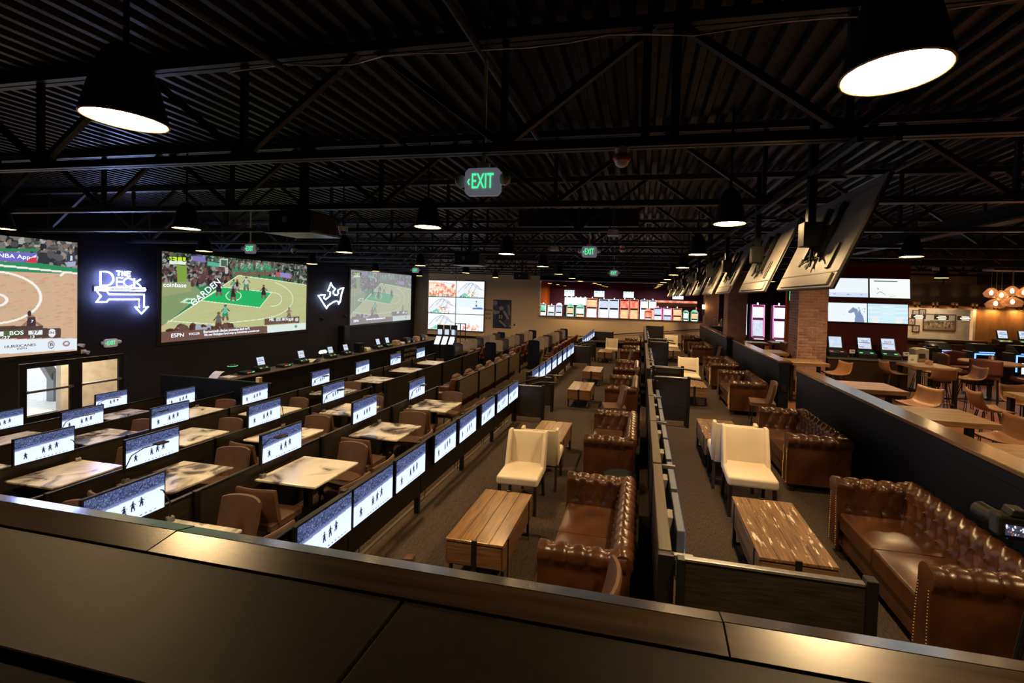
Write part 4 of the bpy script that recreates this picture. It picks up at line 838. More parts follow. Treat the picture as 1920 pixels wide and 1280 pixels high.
def plank_table(x0, x1, y0, y1, z, label, group, legs=2, n=4):
    t = thing('bar_table', label, 'table', (x0,y0,z), 0, group); W, L = x1-x0, y1-y0
    pm = MB().box(0,W,.001,L/n-.001,-.07,0).mesh('plank', 'bar_top_wood', bevel=.003, seg=1)
    for k in range(n): put('plank', pm, t, (0,k*L/n,0))
    for px_ in ((.10,W-.10) if legs == 2 else (.07,W-.07)):
        for py_ in ((L/2,) if legs == 2 else (.07,L-.07)): BX('leg', 'black_metal', (px_-.035,px_+.035,py_-.035,py_+.035,ZR-z,-.07), t)
    if legs == 2: BX('foot_bar', 'black_metal', (.1,W-.1,L/2-.02,L/2+.02,ZR-z,ZR-z+.04), t)
    else: MB().box(.07,W-.07,.05,.09,ZR-z+.25,ZR-z+.29).box(.07,W-.07,L-.09,L-.05,ZR-z+.25,ZR-z+.29).build('foot_bar', 'black_metal', t)
    return t
for i, (y0, y1, nm) in enumerate(((2.75,3.50,'nearest'),(4.30,5.05,'second'),(5.85,6.57,'third'),(7.62,8.35,'fourth'),(10.5,11.2,'fifth'))): plank_table(3.40,4.17,y0,y1,1.10,'%s plank-topped table beside the navy half wall' % nm,'plank tables along the half wall')
plank_table(3.36,3.88,12.26,13.0,1.10,'plank-topped table tucked behind the brick column','plank tables along the half wall'); plank_table(3.4,4.1,14.9,15.5,1.10,'far plank-topped table between the two brick columns','plank tables along the half wall'); plank_table(4.3,5.1,15.2,15.9,1.10,'far plank-topped table in front of the orange wall','plank tables along the half wall')
plank_table(6.1,6.95,10.9,11.75,1.10,'square pub table carrying a card holder and glasses','pub tables',4); plank_table(5.85,6.85,7.45,8.25,1.10,'pub table at the right edge of the photo','pub tables',4)
def stool():
    t = thing('bar_stool', 'x', 'stool')
    prof = [(-.22,.70),(-.12,.685),(.02,.68),(.12,.70),(.18,.76),(.215,.86),(.24,.98)]
    def sh(u, v):
        i = v*(len(prof)-1); k = min(int(i), len(prof)-2); f = i-k; y = prof[k][0]*(1-f)+prof[k+1][0]*f; z = prof[k][1]*(1-f)+prof[k+1][1]*f; e = abs(u-.5)*2
        wd_ = .24-.03*v; return ((u-.5)*2*wd_, y-.07*e**2*max(0,v-.45), z+.055*e**2.5*(1-abs(v-.55)))
    m_ = MB().grid(sh, 12, 14); me = m_.mesh('seat_shell', 'tan_leather', smooth=True); o = put('seat_shell', me, t); sd = o.modifiers.new('shell', 'SOLIDIFY'); sd.thickness = .022
    for sx in (-1,1):
        for sy in (-1,1):
            MB().tube([(sx*.10,sy*.09,.68),(sx*.21,sy*.21,.0),(sx*.15,sy*.21,.0),(sx*.06,sy*.09,.68)], .008, 6).build('hairpin_leg', 'black_metal', t, smooth='auto')
    MB().tube([(-.185,-.185,.22),(.185,-.185,.22),(.185,.185,.22),(-.185,.185,.22)], .008, 6, closed=True).build('foot_ring', 'black_metal', t)
    return t
so0 = stool()
for x, y, rz, lb in ((5.83,11.35,1.6,'tan bucket stool at the left corner of the square pub table'),(6.45,10.72,PI-.25,'tan bucket stool with its back to the camera at the square pub table'),(7.24,11.1,-1.5,'tan bucket stool right of the square pub table'),(6.86,12.05,.1,'tan bucket stool behind the square pub table'),
                     (5.42,7.9,1.45,'tan bucket stool seen from the side by the right-edge pub table'),(6.35,8.55,.1,'tan bucket stool beyond the right-edge pub table'),(4.42,6.1,-1.2,'tan bucket stool at the third plank table'),(4.45,7.85,-1.2,'tan bucket stool at the fourth plank table'),(4.45,4.6,-1.4,'tan bucket stool at the second plank table'),
                     (4.4,10.7,-1.3,'tan bucket stool by the table in front of the brick column'),(4.35,14.9,-1.4,'far tan bucket stool near the orange wall'),(5.3,15.5,-1.4,'farther tan bucket stool near the orange wall')):
    place(so0, (x,y,ZR), rz, lb, 'tan bucket stools')
t = thing('card_holder', 'white acrylic menu card holder on the square pub table', 'card holder', (6.35,11.55,1.10), .1); BX('card', 'white_paint', (-.10,.10,-.012,.012,.01,.20), t, bevel=.01); BX('print', 'cardboard', (-.05,.02,-.014,-.0125,.06,.10), t); BX('foot', 'clear_lens', (-.10,.10,-.04,.04,0,.01), t)
for k, (x, y) in enumerate(((6.58,11.45),(6.66,11.52),(6.62,11.35))): tag(MB().lathe([(.001,.003),(.028,.004),(.034,.10),(.031,.10),(.026,.008),(.001,.008)], 14).build('tumbler', 'lamp_glass', smooth=True, loc=(x,y,1.10)), '%s small glass on the square pub table' % ('left','right','front')[k], 'glass', 'glasses on the pub table')
# brick columns
def column(x0, x1, y0, y1, label, singles):
    t = thing('brick_column', label, 'column', (x0,y0,ZR if y0 < 20 else 0), 0, 'brick columns'); W, D, H = x1-x0, y1-y0, 3.38
    BX('mortar_core', 'mortar', (0,W,0,D,0,H), t); bw, bh, g = .2, .062, .012; nb = max(2, round(W/(bw+g))); bw = W/nb-g; nd = max(2, round(D/.212)); bd = D/nd-g
    bf = MB().box(0,bw,-.012,.002,0,bh).mesh('brick', 'brick_red', bevel=.003, seg=1); hf = MB().box(0,bw/2-g/2,-.012,.002,0,bh).mesh('brick', 'brick_red', bevel=.003, seg=1); bs = MB().box(-.012,.002,0,bd,0,bh).mesh('brick', 'brick_red', bevel=.003, seg=1)
    rows = int(H/(bh+g)); rest = MB()
    for r in range(rows):
        z = r*(bh+g)+g/2
        if r % 2 == 0: cells = [(k*(bw+g)+g/2, bf, bw) for k in range(nb)]
        else: cells = [(g/2, hf, bw/2-g/2)]+[(k*(bw+g)+(bw+g)/2+g/2, bf, bw) for k in range(nb-1)]+[(W-bw/2, hf, bw/2-g/2)]
        for x, me, w_ in cells:
            if singles: put('brick', me, t, (x,0,z)).location.y = random.uniform(-.004,.002)
            else: rest.box(x,x+w_,-.012,.002,z,z+bh)
        for k in range(nd):
            y = k*(bd+g)+g/2
            if singles and r > 10: put('brick', bs, t, (random.uniform(-.004,.002),y,z))
            else: rest.box(-.012,.002,y,y+bd,z,z+bh)
    if rest.v: o = rest.build('bricks', 'brick_red', t); o['kind'] = 'stuff'
    return t
column(3.95,4.62,11.9,12.6,'nearest red brick column left of the four white displays',True); column(3.05,3.70,16.3,17.0,'middle red brick column behind the far half wall',False); column(3.2,3.85,22.9,23.6,'farthest red brick column by the slot hall',False)
# displays over the betting terminals
def wall_pic(kind):
    a = paint(80, 45, (.86,.93,.98))
    if kind == 0:
        a[34:] *= (.80,.82,.97); 
        for x in (.15,.5,.83): stroke(a, [(x-.03,.85),(x+.02,.85)], .012, (.05,.06,.08))
        stroke(a, [(.05,.2),(.9,.24)], .006, (.8,.86,.95))
    if kind == 1:
        a[:] = (.93,.96,.95); stroke(a, [(.12,.13),(.68,.13)], .022, (.04,.10,.10)); stroke(a, [(.2,.5),(.22,.55)], .02, (.1,.1,.15)); stroke(a, [(.18,.78),(.26,.68),(.33,.74),(.40,.84)], .012, (.2,.25,.35)); stroke(a, [(.5,.9),(.65,.88)], .01, (.5,.55,.5))
    if kind == 2:
        a[:] = (.88,.95,.98); poly(a, [(.52,.45),(.59,.33),(.65,.20),(.68,.27),(.74,.30),(.83,.44),(.90,.69),(.93,1.01),(.68,1.01),(.70,.66),(.67,.47),(.57,.54),(.53,.52)], (.22,.30,.48)); noise_fill(a, .74,.95,.22,.55, [(.30,.38,.55),(.75,.83,.9)], 16, .03)
        blob(a, .4, .6, .03, .05, (.75,.90,.90))
    if kind == 3:
        a[:] = (.62,.86,.95)
        for y in (.2,.4,.65): a[int(y*45):int(y*45)+4] = (.78,.92,.97)
        poly(a, [(.33,.0),(.66,0),(.66,1),(.33,1)], (.66,.90,.96)); blob(a, .2, .85, .09, .16, (.90,.88,.85)); blob(a, .78, .85, .09, .16, (.90,.88,.85)); stroke(a, [(.4,.15),(.62,.15)], .02, (.9,.97,1)); stroke(a, [(.4,.5),(.62,.5)], .02, (.9,.97,1))
    return a
for k, (x, z, nm) in enumerate(((4.90,2.64,'upper left'),(5.87,2.64,'upper right'),(4.90,1.98,'lower left, showing a blue horse'),(5.85,1.98,'lower right, pale blue'))):
    t = thing('wall_television', '%s of the four white displays on the red wall' % nm, 'television', (x,12.60,z), 0, 'displays on the red wall'); t.rotation_euler = (-.10,0,0)
    BX('casing', 'black_plastic', (-.02,.96,.004,.05,-.02,.53), t, bevel=.006, seg=1); put('display', grid_mesh('display', wall_pic(k), .93, .50, 'tv_feed_mild'), t, (.005,0,.005)); BX('bracket', 'black_metal', (.35,.60,.05,.10,.15,.35), t)
def kiosk(label, loc, rz=0, led='green_led', s=1.0, deck=True):
    t = thing('betting_terminal', label, 'terminal', loc, rz, 'betting terminals'); t.scale = (s,s,s)
    MB().prism([(-.20,0),(-.20,.10),(-.08,.17),(.16,.17),(.18,0)], 'x', -.20, .20).build('base', 'black_plastic', t, bevel=.008, seg=1)
    sc = MB().prism([(-.05,.17),(.05,.50),(.085,.50),(.0,.17)], 'x', -.17, .17).build('screen_housing', 'black_plastic', t, bevel=.008, seg=1)
    d_ = Vector((0,.10,.33)).normalized(); 
    def q(x, s_, o): return (x, -.05+.10*s_-.003-o, .17+.33*s_)
    MB().add([q(-.14,.16,0),(q(.14,.16,0)),q(.14,.94,0),q(-.14,.94,0)], [(0,1,2,3)]).build('display', 'kiosk_screen', sc)
    if deck: o = put('lettering', TXT['deck2'], sc, q(0,.70,.004)); o.rotation_euler = (-.294,0,0); MB().add([q(-.12,.56,.002),q(.12,.56,.002),q(.12,.60,.002),q(-.12,.60,.002)], [(0,1,2,3)]).add([q(-.12,.26,.002),q(-.02,.26,.002),q(-.02,.30,.002),q(-.12,.30,.002)], [(0,1,2,3)]).build('printed_band', 'black_plastic', sc)
    for x in (-.13,.10): MB().add([(x-.035,-.165,.124),(x+.035,-.165,.124),(x+.035,-.135,.1415),(x-.035,-.135,.1415)], [(0,1,2,3)]).build('light_strip', led, t)
    return t
t = thing('terminal_counter', 'dark counter with steel edge under the three betting terminals', 'counter', (4.68,11.95,ZR)); BX('front', 'walnut_leg', (.02,1.82,.03,.69,0,.90), t); BX('worktop', 'grey_metal', (0,1.86,0,.69,.90,.94), t, bevel=.005, seg=1)
for k, (x, lb, led) in enumerate(((4.98,'left betting terminal on the counter below the four displays, red lights','red_led'),(5.66,'middle betting terminal on the counter below the four displays','green_led'),(6.20,'right betting terminal on the counter below the four displays','green_led'))): kiosk(lb, (x,12.30,1.09), 0, led, 1.05, k > 0)
for k, x in enumerate((5.34,6.55)): 
    t = thing('card_reader', '%s white card reader between the betting terminals' % ('left','right')[k], 'card reader', (x,12.2,1.09)); BX('stand', 'black_plastic', (-.03,.03,-.02,.04,0,.10), t); BX('reader', 'white_paint', (-.06,.06,-.03,.02,.10,.20), t, bevel=.008, seg=1); BX('slot', 'black_plastic', (-.035,.035,-.032,-.03,.15,.17), t)
# bar wall at the far right
t = thing('serving_bar', 'wood-clad bar wall with a serving hatch and a row of warm lights', 'bar', (0,17.0,ZR))
MB().box(8.0,15.4,-.02,.10,2.24,2.42).box(11.15,15.4,-.02,.10,1.15,2.24).box(8.0,9.05,-.02,.10,0,2.24).build('wood_cladding', 'tan_wood', t); BX('header', 'grey_wall', (7.6,15.4,-.1,.1,2.42,3.1), t); BX('valance', 'frame_wood', (7.6,15.4,-.14,-.1,2.36,2.46), t)
BX('hatch_shelf', 'cap_tan', (9.0,11.35,-.30,.15,1.12,1.20), t, bevel=.005, seg=1); BX('hatch_frame', 'cream_paint', (11.08,11.15,-.03,.12,1.2,2.24), t); BX('bar_base', 'frame_wood', (8.0,15.4,-.10,.10,0,1.12), t); BX('terminal_shelf', 'walnut_leg', (11.4,13.6,-.55,-.02,1.08,1.12), t); BX('bar_rail', 'red_leather', (9.2,12.6,-.55,-.50,1.02,1.06), t)
struct(BX('wall_hatch', 'cream_paint', (8.0,12.0,18.3,18.4,ZR,4.0)))
for k, x in enumerate((9.32,9.87,10.45,11.03,11.62,12.28,12.9)):
    l_ = thing('bar_light', '%s twin spotlight under the bar header, counted from the left' % ('first',*ORD[1:])[k], 'light', (x,16.84,2.42), 0, 'bar spotlights')
    for s in (-.06,.06): MB().lathe([(.03,.0),(.028,.06),(.02,.08)], 10, (s,0,0)).build('can', 'black_metal', l_, smooth='auto'); MB().lathe([(.001,-.002),(.027,-.002)], 10, (s,0,0)).build('bulb', 'bar_light', l_)
hl_ = thing('hatch_fill_light', 'warm strip light added out of sight to brighten the serving hatch', 'light', (10.0,17.7,2.62)); BX('housing', 'white_paint', (-1.2,1.2,-.08,.08,0,.06), hl_); BX('diffuser', 'hatch_fill', (-1.15,1.15,-.05,.05,-.01,0), hl_); MB().box(-.6,-.58,-.01,.01,.06,1.94).box(.58,.6,-.01,.01,.06,1.94).build('hanger', 'black_metal', hl_)  # unseen strip light, added to brighten the hatch interior
for k, x in enumerate((9.55,10.25,10.95)):
    s_ = thing('hanging_sign', '%s small lit menu sign in the serving hatch' % ('left','middle','right')[k], 'sign', (x,17.15,2.08), 0, 'hatch signs'); BX('board', 'black_plastic', (-.22,.22,0,.02,-.07,.08), s_); 
    for z in (-.05,0,.05): BX('text_line', 'sign_white', (-.15+abs(z),.15-abs(z)*.5,-.004,0,z-.014,z+.014), s_)
def framed(label, x, z, w, h, y=18.28, mt='grey_print'):
    t = thing('framed_picture', label, 'picture', (x,y,z), 0, 'framed pictures by the bar'); MB().box(-w/2,w/2,-.03,0,-h/2,-h/2+.03).box(-w/2,w/2,-.03,0,h/2-.03,h/2).box(-w/2,-w/2+.03,-.03,0,-h/2,h/2).box(w/2-.03,w/2,-.03,0,-h/2,h/2).build('frame', 'frame_wood', t); return t
t = framed('large landscape picture with horses in the serving hatch', 10.85, 1.88, 1.05, .62); a = paint(60, 36, (.42,.40,.34)); poly(a, [(0,.45),(.3,.38),(.7,.42),(1,.35),(1,.62),(0,.65)], (.12,.10,.06)); poly(a, [(0,.62),(1,.58),(1,1),(0,1)], (.22,.16,.09)); noise_fill(a, .05,.95,.5,.85, [(.05,.04,.03),(.35,.28,.2),(.10,.07,.05)], 40, .06); put('print', grid_mesh('print', a, .99, .56, 'poster_print'), t, (-.495,-.012,-.28))
for k, (x, z) in enumerate(((9.95,1.88),(10.08,2.18),(10.25,2.22),(10.1,1.62))):
    t = framed('%s small framed print left of the landscape picture' % ('lowest left','upper left','highest','lowest right')[k], x if k != 2 else 10.28, z, .24, .26); a = paint(16, 16, (.42,.36,.27)); noise_fill(a, .2,.8,.2,.8, [(.08,.06,.05),(.3,.25,.2)], 6, .14); put('print', grid_mesh('print', a, .18, .20, 'poster_print'), t, (-.09,-.012,-.10))
kiosk('left betting terminal on the bar shelf at the far right', (11.75,16.70,1.27), 0, 'green_led', .95); kiosk('right betting terminal on the bar shelf at the far right', (12.35,16.70,1.27), 0, 'green_led', .95)
for k, (x, y, mt, lb) in enumerate(((7.62,13.6,'white_paint','tall white bin behind the square pub table'),(8.35,14.3,'black_plastic','tall black bin with domed lid behind the square pub table'))):
    t = thing('waste_bin', lb, 'bin', (x,y,ZR)); BX('bin_body', mt, (-.17,.17,-.15,.15,0,1.12), t, bevel=.02, seg=2); MB().lathe([(.15,1.12),(.14,1.18),(.08,1.23),(.001,1.24)] if k else [(.15,1.12),(.15,1.14),(.001,1.142)], 16).build('lid', 'black_plastic' if k else 'white_paint', t, smooth='auto'); BX('flap', 'grey_metal', (-.08,.08,-.155,-.15,.55,1.0), t)
# blue-lit slot bank and padded chairs at the right
for k, x in enumerate((8.95,10.05,11.1)):
    t = thing('slot_terminal', '%s blue-lit gaming cabinet with a lamp hood at the right' % ('left','middle','right')[k], 'slot machine', (x,14.9,ZR), 0, 'blue gaming cabinets')
    BX('cabinet', 'navy_paint', (-.30,.30,0,.45,0,1.0), t, bevel=.02, seg=1); MB().prism([(-.02,.95),(-.10,1.0),(.15,1.22),(.40,1.22),(.40,.95)], 'x', -.24, .24).build('hood', 'black_plastic', t); MB().box(-.25,-.21,-.01,.0,.45,.95).box(-.25,.25,-.01,0,.91,.95).build('edge_light', 'blue_led', t); BX('display', 'white_led' if k else 'blue_led', (-.10,.08,-.012,-.002,.40,.72), t); BX('hood_light', 'blue_led', (-.20,.20,-.11,-.10,.985,1.01), t)
t = thing('round_table', 'round wooden table with condiments among padded maroon chairs', 'table', (8.75,12.75,ZR)); MB().lathe([(.001,.90),(.62,.90),(.63,.92),(.62,.945),(.001,.945)], 32).build('table_top', 'bar_top_wood', t, smooth='auto'); MB().lathe([(.3,0),(.28,.03),(.05,.06),(.045,.90)], 20, caps=True).build('pedestal', 'black_metal', t, smooth='auto')
t = thing('condiment_rack', 'small condiment rack on the round wooden table', 'rack', (8.75,12.7,1.095)); BX('tray', 'black_metal', (-.10,.10,-.06,.06,0,.02), t); [MB().lathe([(.025,.02),(.025,.12),(.01,.15),(.01,.18),(.001,.18)], 10, (x,0,0)).build('bottle', m_, t, smooth='auto') for x, m_ in ((-.06,'red_plastic'),(0,'white_paint'),(.06,'walnut_leg'))]
def pad_chair():
    t = thing('padded_chair', 'x', 'chair'); BX('seat', 'red_leather', (-.25,.25,-.25,.22,.60,.70), t, bevel=.03, seg=3)
    def bk(u, v): e = (u-.5)*2; return (.27*e, .22-.06*e*e, .70+v*.36+.03*(1-e*e)*v)
    o = put('backrest', MB().grid(bk, 10, 6).mesh('backrest', 'red_leather', smooth=True), t); sd = o.modifiers.new('pad', 'SOLIDIFY'); sd.thickness = .06; sd.offset = 1
    for x in (-.2,.2):
        for y in (-.2,.18): MB().tube([(x,y,.60),(x*1.1,y*1.1,0)], .014, 6).build('leg', 'black_metal', t)
    return t
pc0 = pad_chair()
for k, (x, y, rz, lb) in enumerate(((8.05,12.95,1.4,'maroon padded chair left of the round table'),(8.25,12.15,2.5,'maroon padded chair front left of the round table, its back to the camera'),(8.95,11.85,PI+.1,'maroon padded chair in front of the round table'),(9.55,12.35,-2.2,'maroon padded chair at the right edge by the round table'),(8.6,13.55,.1,'maroon padded chair behind the round table'),(10.4,12.3,2.9,'maroon padded chair cut by the right edge of the photo'))): place(pc0, (x,y,ZR), rz, lb, 'maroon padded chairs')
# glass pendant cluster
t = thing('glass_chandelier', 'cluster of faceted glass pendants with glowing bulbs, upper right', 'chandelier', (6.75,9.5,3.16)); BX('canopy', 'grey_metal', (-.35,.35,-.14,.14,0,.04), t)
for x, y, z, r in ((-.28,0,-.42,.12),(-.16,.06,-.62,.16),(.02,-.04,-.38,.12),(.10,.05,-.58,.17),(.24,0,-.40,.12),(-.06,.08,-.46,.10),(.32,.04,-.36,.09)):
    MB().tube([(x,y,0),(x,y,z+.10)], .006, 6).build('cord', 'cap_tan', t); g_ = MB().lathe([(.03,.10),(r*.7,.05),(r,-.01),(r*.75,-.07),(r*.3,-.09)], 7, (x,y,z)).build('glass_shade', 'lamp_glass', t); MB().lathe([(.001,.06),(.022,.03),(.028,0),(.018,-.025),(.001,-.035)], 10, (x,y,z)).build('bulb', 'bulb_warm', g_, smooth=True)

# ================================================================== BETTING COUNTER UNDER THE SCREENS
CX = -11.8; CZ = -.32
t = thing('betting_counter', 'long dark betting counter below the projection screens', 'counter', (CX,10.2,T[4])); 
for k in range(6): BX('front_panel', 'black_wall', (-.72,-.06,k*2.15+.004,(k+1)*2.15-.004,0,CZ-T[4]-.04), t)
BX('worktop', 'cap_tan', (-.78,0,0,12.9,CZ-T[4]-.04,CZ-T[4]), t, bevel=.006, seg=1)
for key, z in (('dk1',.62),('dk2',.36),('dk3',.10)): put('lettering', TXT[key], t, (-.05,10.3,z+.05), PI/2)
BX('emblem', 'gold_print', (-.055,-.05,9.0,9.35,.35,.7), t)
t = thing('end_screen', 'tall dark panel closing the near end of the betting counter', 'partition', (0,9.6,T[4])); BX('panel', 'navy_paint', (-13.2,-9.55,-.02,.02,0,1.14), t); BX('cap_rail', 'black_metal', (-13.2,-9.55,-.025,.025,1.14,1.165), t)
t = thing('small_box', 'small white and orange box on top of the counter end panel', 'box', (-9.95,9.6,T[4]+1.165)); BX('carton', 'paper', (-.05,.05,-.05,.05,0,.13), t); BX('orange_side', 'cardboard', (.05,.053,-.05,.05,.01,.12), t)
KY = [(11.85,.95),(13.55,.95),(15.05,.9),(15.95,.9),(18.2,.95),(18.95,.95)]
for i, (y, s) in enumerate(KY): kiosk('%s betting terminal on the long counter below the screens' % ORD[i], (CX-.42,y,CZ), PI/2, 'green_led', s, i < 4)
for i, y in enumerate((11.32,12.75)):
    t = thing('ticket_printer', '%s low black ticket printer with lit slot on the long counter' % ('nearer','farther')[i], 'printer', (CX-.4,y,CZ), PI/2); BX('case', 'black_plastic', (-.18,.18,-.16,.16,0,.09), t, bevel=.015, seg=2); BX('light_strip', 'red_led', (-.12,0,-.165,-.16,.05,.075), t); BX('light_strip', 'green_led', (.04,.13,-.165,-.16,.05,.075), t)
t = thing('paper_holder', 'curled white paper sheets at the near end of the long counter', 'papers', (CX-.45,10.45,CZ)); MB().grid(lambda u, v: (-.16+.32*v, -.2+.25*u, .02+.20*math.sin(u*1.5)), 8, 4).build('curled_sheet', 'paper', t, smooth=True); BX('flat_stack', 'paper', (-.12,.2,.12,.42,0,.03), t)
def banker(label, loc, lit):
    t = thing('banker_lamp', label, 'lamp', loc); MB().lathe([(.09,0),(.085,.02),(.015,.03),(.012,.27)], 14, caps=True).build('stand', 'nail_brass', t, smooth='auto'); MB().tube([(0,-.16,.28),(0,-.10,.31),(0,.10,.31),(0,.16,.28)], [.05,.065,.065,.05], 12).build('lamp_shade', 'banker_green' if lit else 'green_led', t, smooth=True)
banker('small lit desk lamp with pale green shade on the long counter', (CX-.35,14.55,CZ), True); MATS['green_led']
t = thing('task_lamp', 'unlit green-rimmed desk lamp at the near end of the long counter', 'lamp', (CX-.55,10.98,CZ)); MB().lathe([(.08,0),(.07,.02),(.012,.03),(.012,.28)], 12, caps=True).build('stand', 'black_metal', t, smooth='auto'); MB().lathe([(.001,.36),(.06,.35),(.13,.30),(.125,.295)], 18).build('lamp_shade', 'black_plastic', t, smooth=True); MB().lathe([(.132,.296),(.136,.302),(.132,.308)], 18).build('green_rim', 'green_led', t)
t = thing('speaker_box', 'dark upright speaker on the long counter between the terminal pairs', 'speaker', (CX-.4,16.8,CZ)); BX('cabinet', 'navy_paint', (-.15,.15,-.16,.16,0,.42), t, bevel=.01, seg=1); MB().lathe([(.09,0),(.06,.01),(.02,.02)], 14).build('driver', 'black_plastic', t).matrix_local = Matrix.Translation((.152,0,.2)) @ Matrix.Rotation(PI/2,4,'Y')
t = thing('paper_ream', 'bowed white newspaper lying on the long counter beside the lit lamp', 'papers', (CX-.3,14.0,CZ)); MB().grid(lambda u, v: (-.15+.3*v, -.22+.44*u, .015+.09*math.sin(u*PI)), 10, 4).build('sheet', 'paper', t, smooth=True)
for i, (y, w, h, mt) in enumerate(((17.3,.3,.16,'white_paint'),(19.7,.34,.26,'cardboard'),(20.2,.25,.12,'white_paint'),(20.7,.4,.3,'black_plastic'),(21.2,.3,.2,'black_plastic'),(21.7,.35,.28,'cardboard'),(22.2,.4,.34,'black_plastic'),(22.6,.3,.26,'cardboard'))):
    t = thing('counter_box', '%s item of the clutter at the far end of the long counter' % ORD[i], 'box', (CX-.4,y,CZ), 0, 'clutter on the betting counter'); MB().prism([(-.14,0),(-.14,h),(.10,h),(.14,h*.6),(.14,0)], 'y', -w/2, w/2).build('case', mt, t, bevel=.012, seg=1); BX('front_label', 'paper' if i % 2 else 'sign_grey', (.141,.143,-w/4,w/4,h*.15,h*.5), t)
t = thing('wall_speaker', 'dark upright speaker standing below the crown neon', 'speaker', (XS+.2,17.9,T[4])); BX('cabinet', 'black_plastic', (-.15,.15,-.2,.2,0,2.0), t, bevel=.01, seg=1); BX('grille', 'black_metal', (.15,.158,-.17,.17,.9,1.95), t)
for i, (y, z, lb) in enumerate(((16.6,1.12,'small spotlight on the wall below the left of the crown neon'),(18.1,1.2,'black spotlight left of the palest projection screen'),(24.35,1.4,'black spotlight right of the palest projection screen'),(8.35,.66,'small white sensor below the left projection screen'),(8.25,.85,'small grey box below the left projection screen'))):
    t = thing('wall_sensor' if i > 2 else 'wall_spotlight', lb, 'sensor' if i > 2 else 'spotlight', (XS,y,z)); BX('plate', 'white_paint' if i == 3 else 'black_plastic', (0,.03,-.05,.05,-.05,.05), t); MB().tube([(.03,0,0),(.12,.05,-.03)], [.03,.05], 10).build('head', 'sign_grey' if i > 2 else 'black_plastic', t, smooth='auto')
# slanted self-service machines and empty frames by the back wall
for i in range(3):
    t = thing('self_service_terminal', '%s slanted white self-service screen at the far end of the counter' % ('left','middle','right')[i], 'terminal', (-11.25+i*.42,22.2,T[4]), 0, 'slanted terminals'); BX('plinth', 'black_plastic', (-.18,.18,0,.5,0,.75), t); MB().prism([(-.02,.75),(.30,1.22),(.40,1.22),(.40,.75)], 'x', -.18, .18).build('slanted_case', 'black_plastic', t); MB().add([(-.15,-.012,.78),(.15,-.012,.78),(.15,.282,1.21),(-.15,.282,1.21)], [(0,1,2,3)]).build('display', 'white_led', t); BX('upper_case', 'black_plastic', (-.18,.18,.40,.48,1.2,1.85), t); BX('upper_display', 'kiosk_screen', (-.13,.13,.39,.40,1.3,1.6), t)
t = thing('steel_stand', 'empty tall black metal frame in front of the video wall', 'frame', (-9.75,22.0,T[4])); MB().box(-.32,-.28,-.02,.02,0,2.03).box(.28,.32,-.02,.02,0,2.03).box(-.32,.32,-.02,.02,1.99,2.03).box(-.02,.02,-.02,.02,0,2.0).box(-.32,.32,-.02,.02,1.62,1.65).build('tube_frame', 'black_metal', t); BX('base', 'black_metal', (-.36,.36,-.25,.25,0,.03), t)

# ================================================================== CARREL ROWS AND RECLINERS
CP = MB(); CP.prism([(0,0),(0,1.16),(.03,1.21),(.08,1.23),(.40,1.23),(.46,1.20),(.48,1.14),(.48,0)], 'y', -.02, .02); cpan = CP.mesh('divider_panel', 'carrel_panel', bevel=.004, seg=1); cpan2 = cpan.copy(); cpan2.materials.clear(); cpan2.materials.append(MATS['navy_paint']); cpan3 = cpan.copy(); cpan3.materials.clear(); cpan3.materials.append(MATS['carrel_dark'])
seat_c = MB().box(-.25,.25,-.25,.22,.36,.47).mesh('seat', 'red_leather', bevel=.04, seg=3)
ms = MB(); ms.grid(lambda u, v: ((u-.5)*.52, .20+.13*v-.05*(2*u-1)**2, .42+.52*v+.02*math.sin(PI*u)), 8, 6); back_c = ms.mesh('backrest', 'red_leather', smooth=True)
arm_c = MB().tube([(-.27,-.2,.58),(-.27,.1,.60),(-.26,.22,.66)], .03, 8).tube([(.27,-.2,.58),(.27,.1,.60),(.26,.22,.66)], .03, 8).mesh('armrest', 'red_leather', smooth=True); leg_c = MB().box(-.2,.2,-.2,.2,0,.36).mesh('base', 'black_metal')
rc0 = thing('carrel_chair', 'x', 'chair'); put('seat', seat_c, rc0); o = put('backrest', back_c, rc0); sd = o.modifiers.new('pad', 'SOLIDIFY'); sd.thickness = .09; put('armrest', arm_c, rc0); put('base', leg_c, rc0)
for r, (x, zf, y0, n, nm) in enumerate(((-4.58,T[1],17.2,8,'row nearest the left lane'),(-6.36,T[2],16.9,8,'middle row'),(-8.30,T[3],17.1,8,'row nearest the screens'))):
    for k in range(n):
        y = y0+k*.86
        t = thing('betting_carrel', '%s betting carrel of the %s before the beige wall' % (ORD[k], nm), 'carrel', (x,y,zf), 0, 'betting carrels'); put('divider_panel', cpan2 if k == 0 else (cpan if (k+r) % 3 else cpan3), t); BX('desk', 'dark_laminate', (.02,.46,.03,.83,.72,.75), t); BX('back_panel', 'dark_laminate', (-.02,0,.025,.835,0,1.0), t); BX('display', 'kiosk_screen', (.03,.04,.22,.62,.80,1.04), t)  # near end panel coloured dark to stand for its unlit side
        place(rc0, (x+.82,y+.43,zf), -PI/2, 'red-brown chair at the %s carrel of the %s' % (ORD[k], nm), 'carrel chairs')
    t = thing('betting_carrel', 'dark end panel closing the carrel %s' % nm, 'partition', (x,y0+n*.86,zf)); put('divider_panel', cpan2, t)
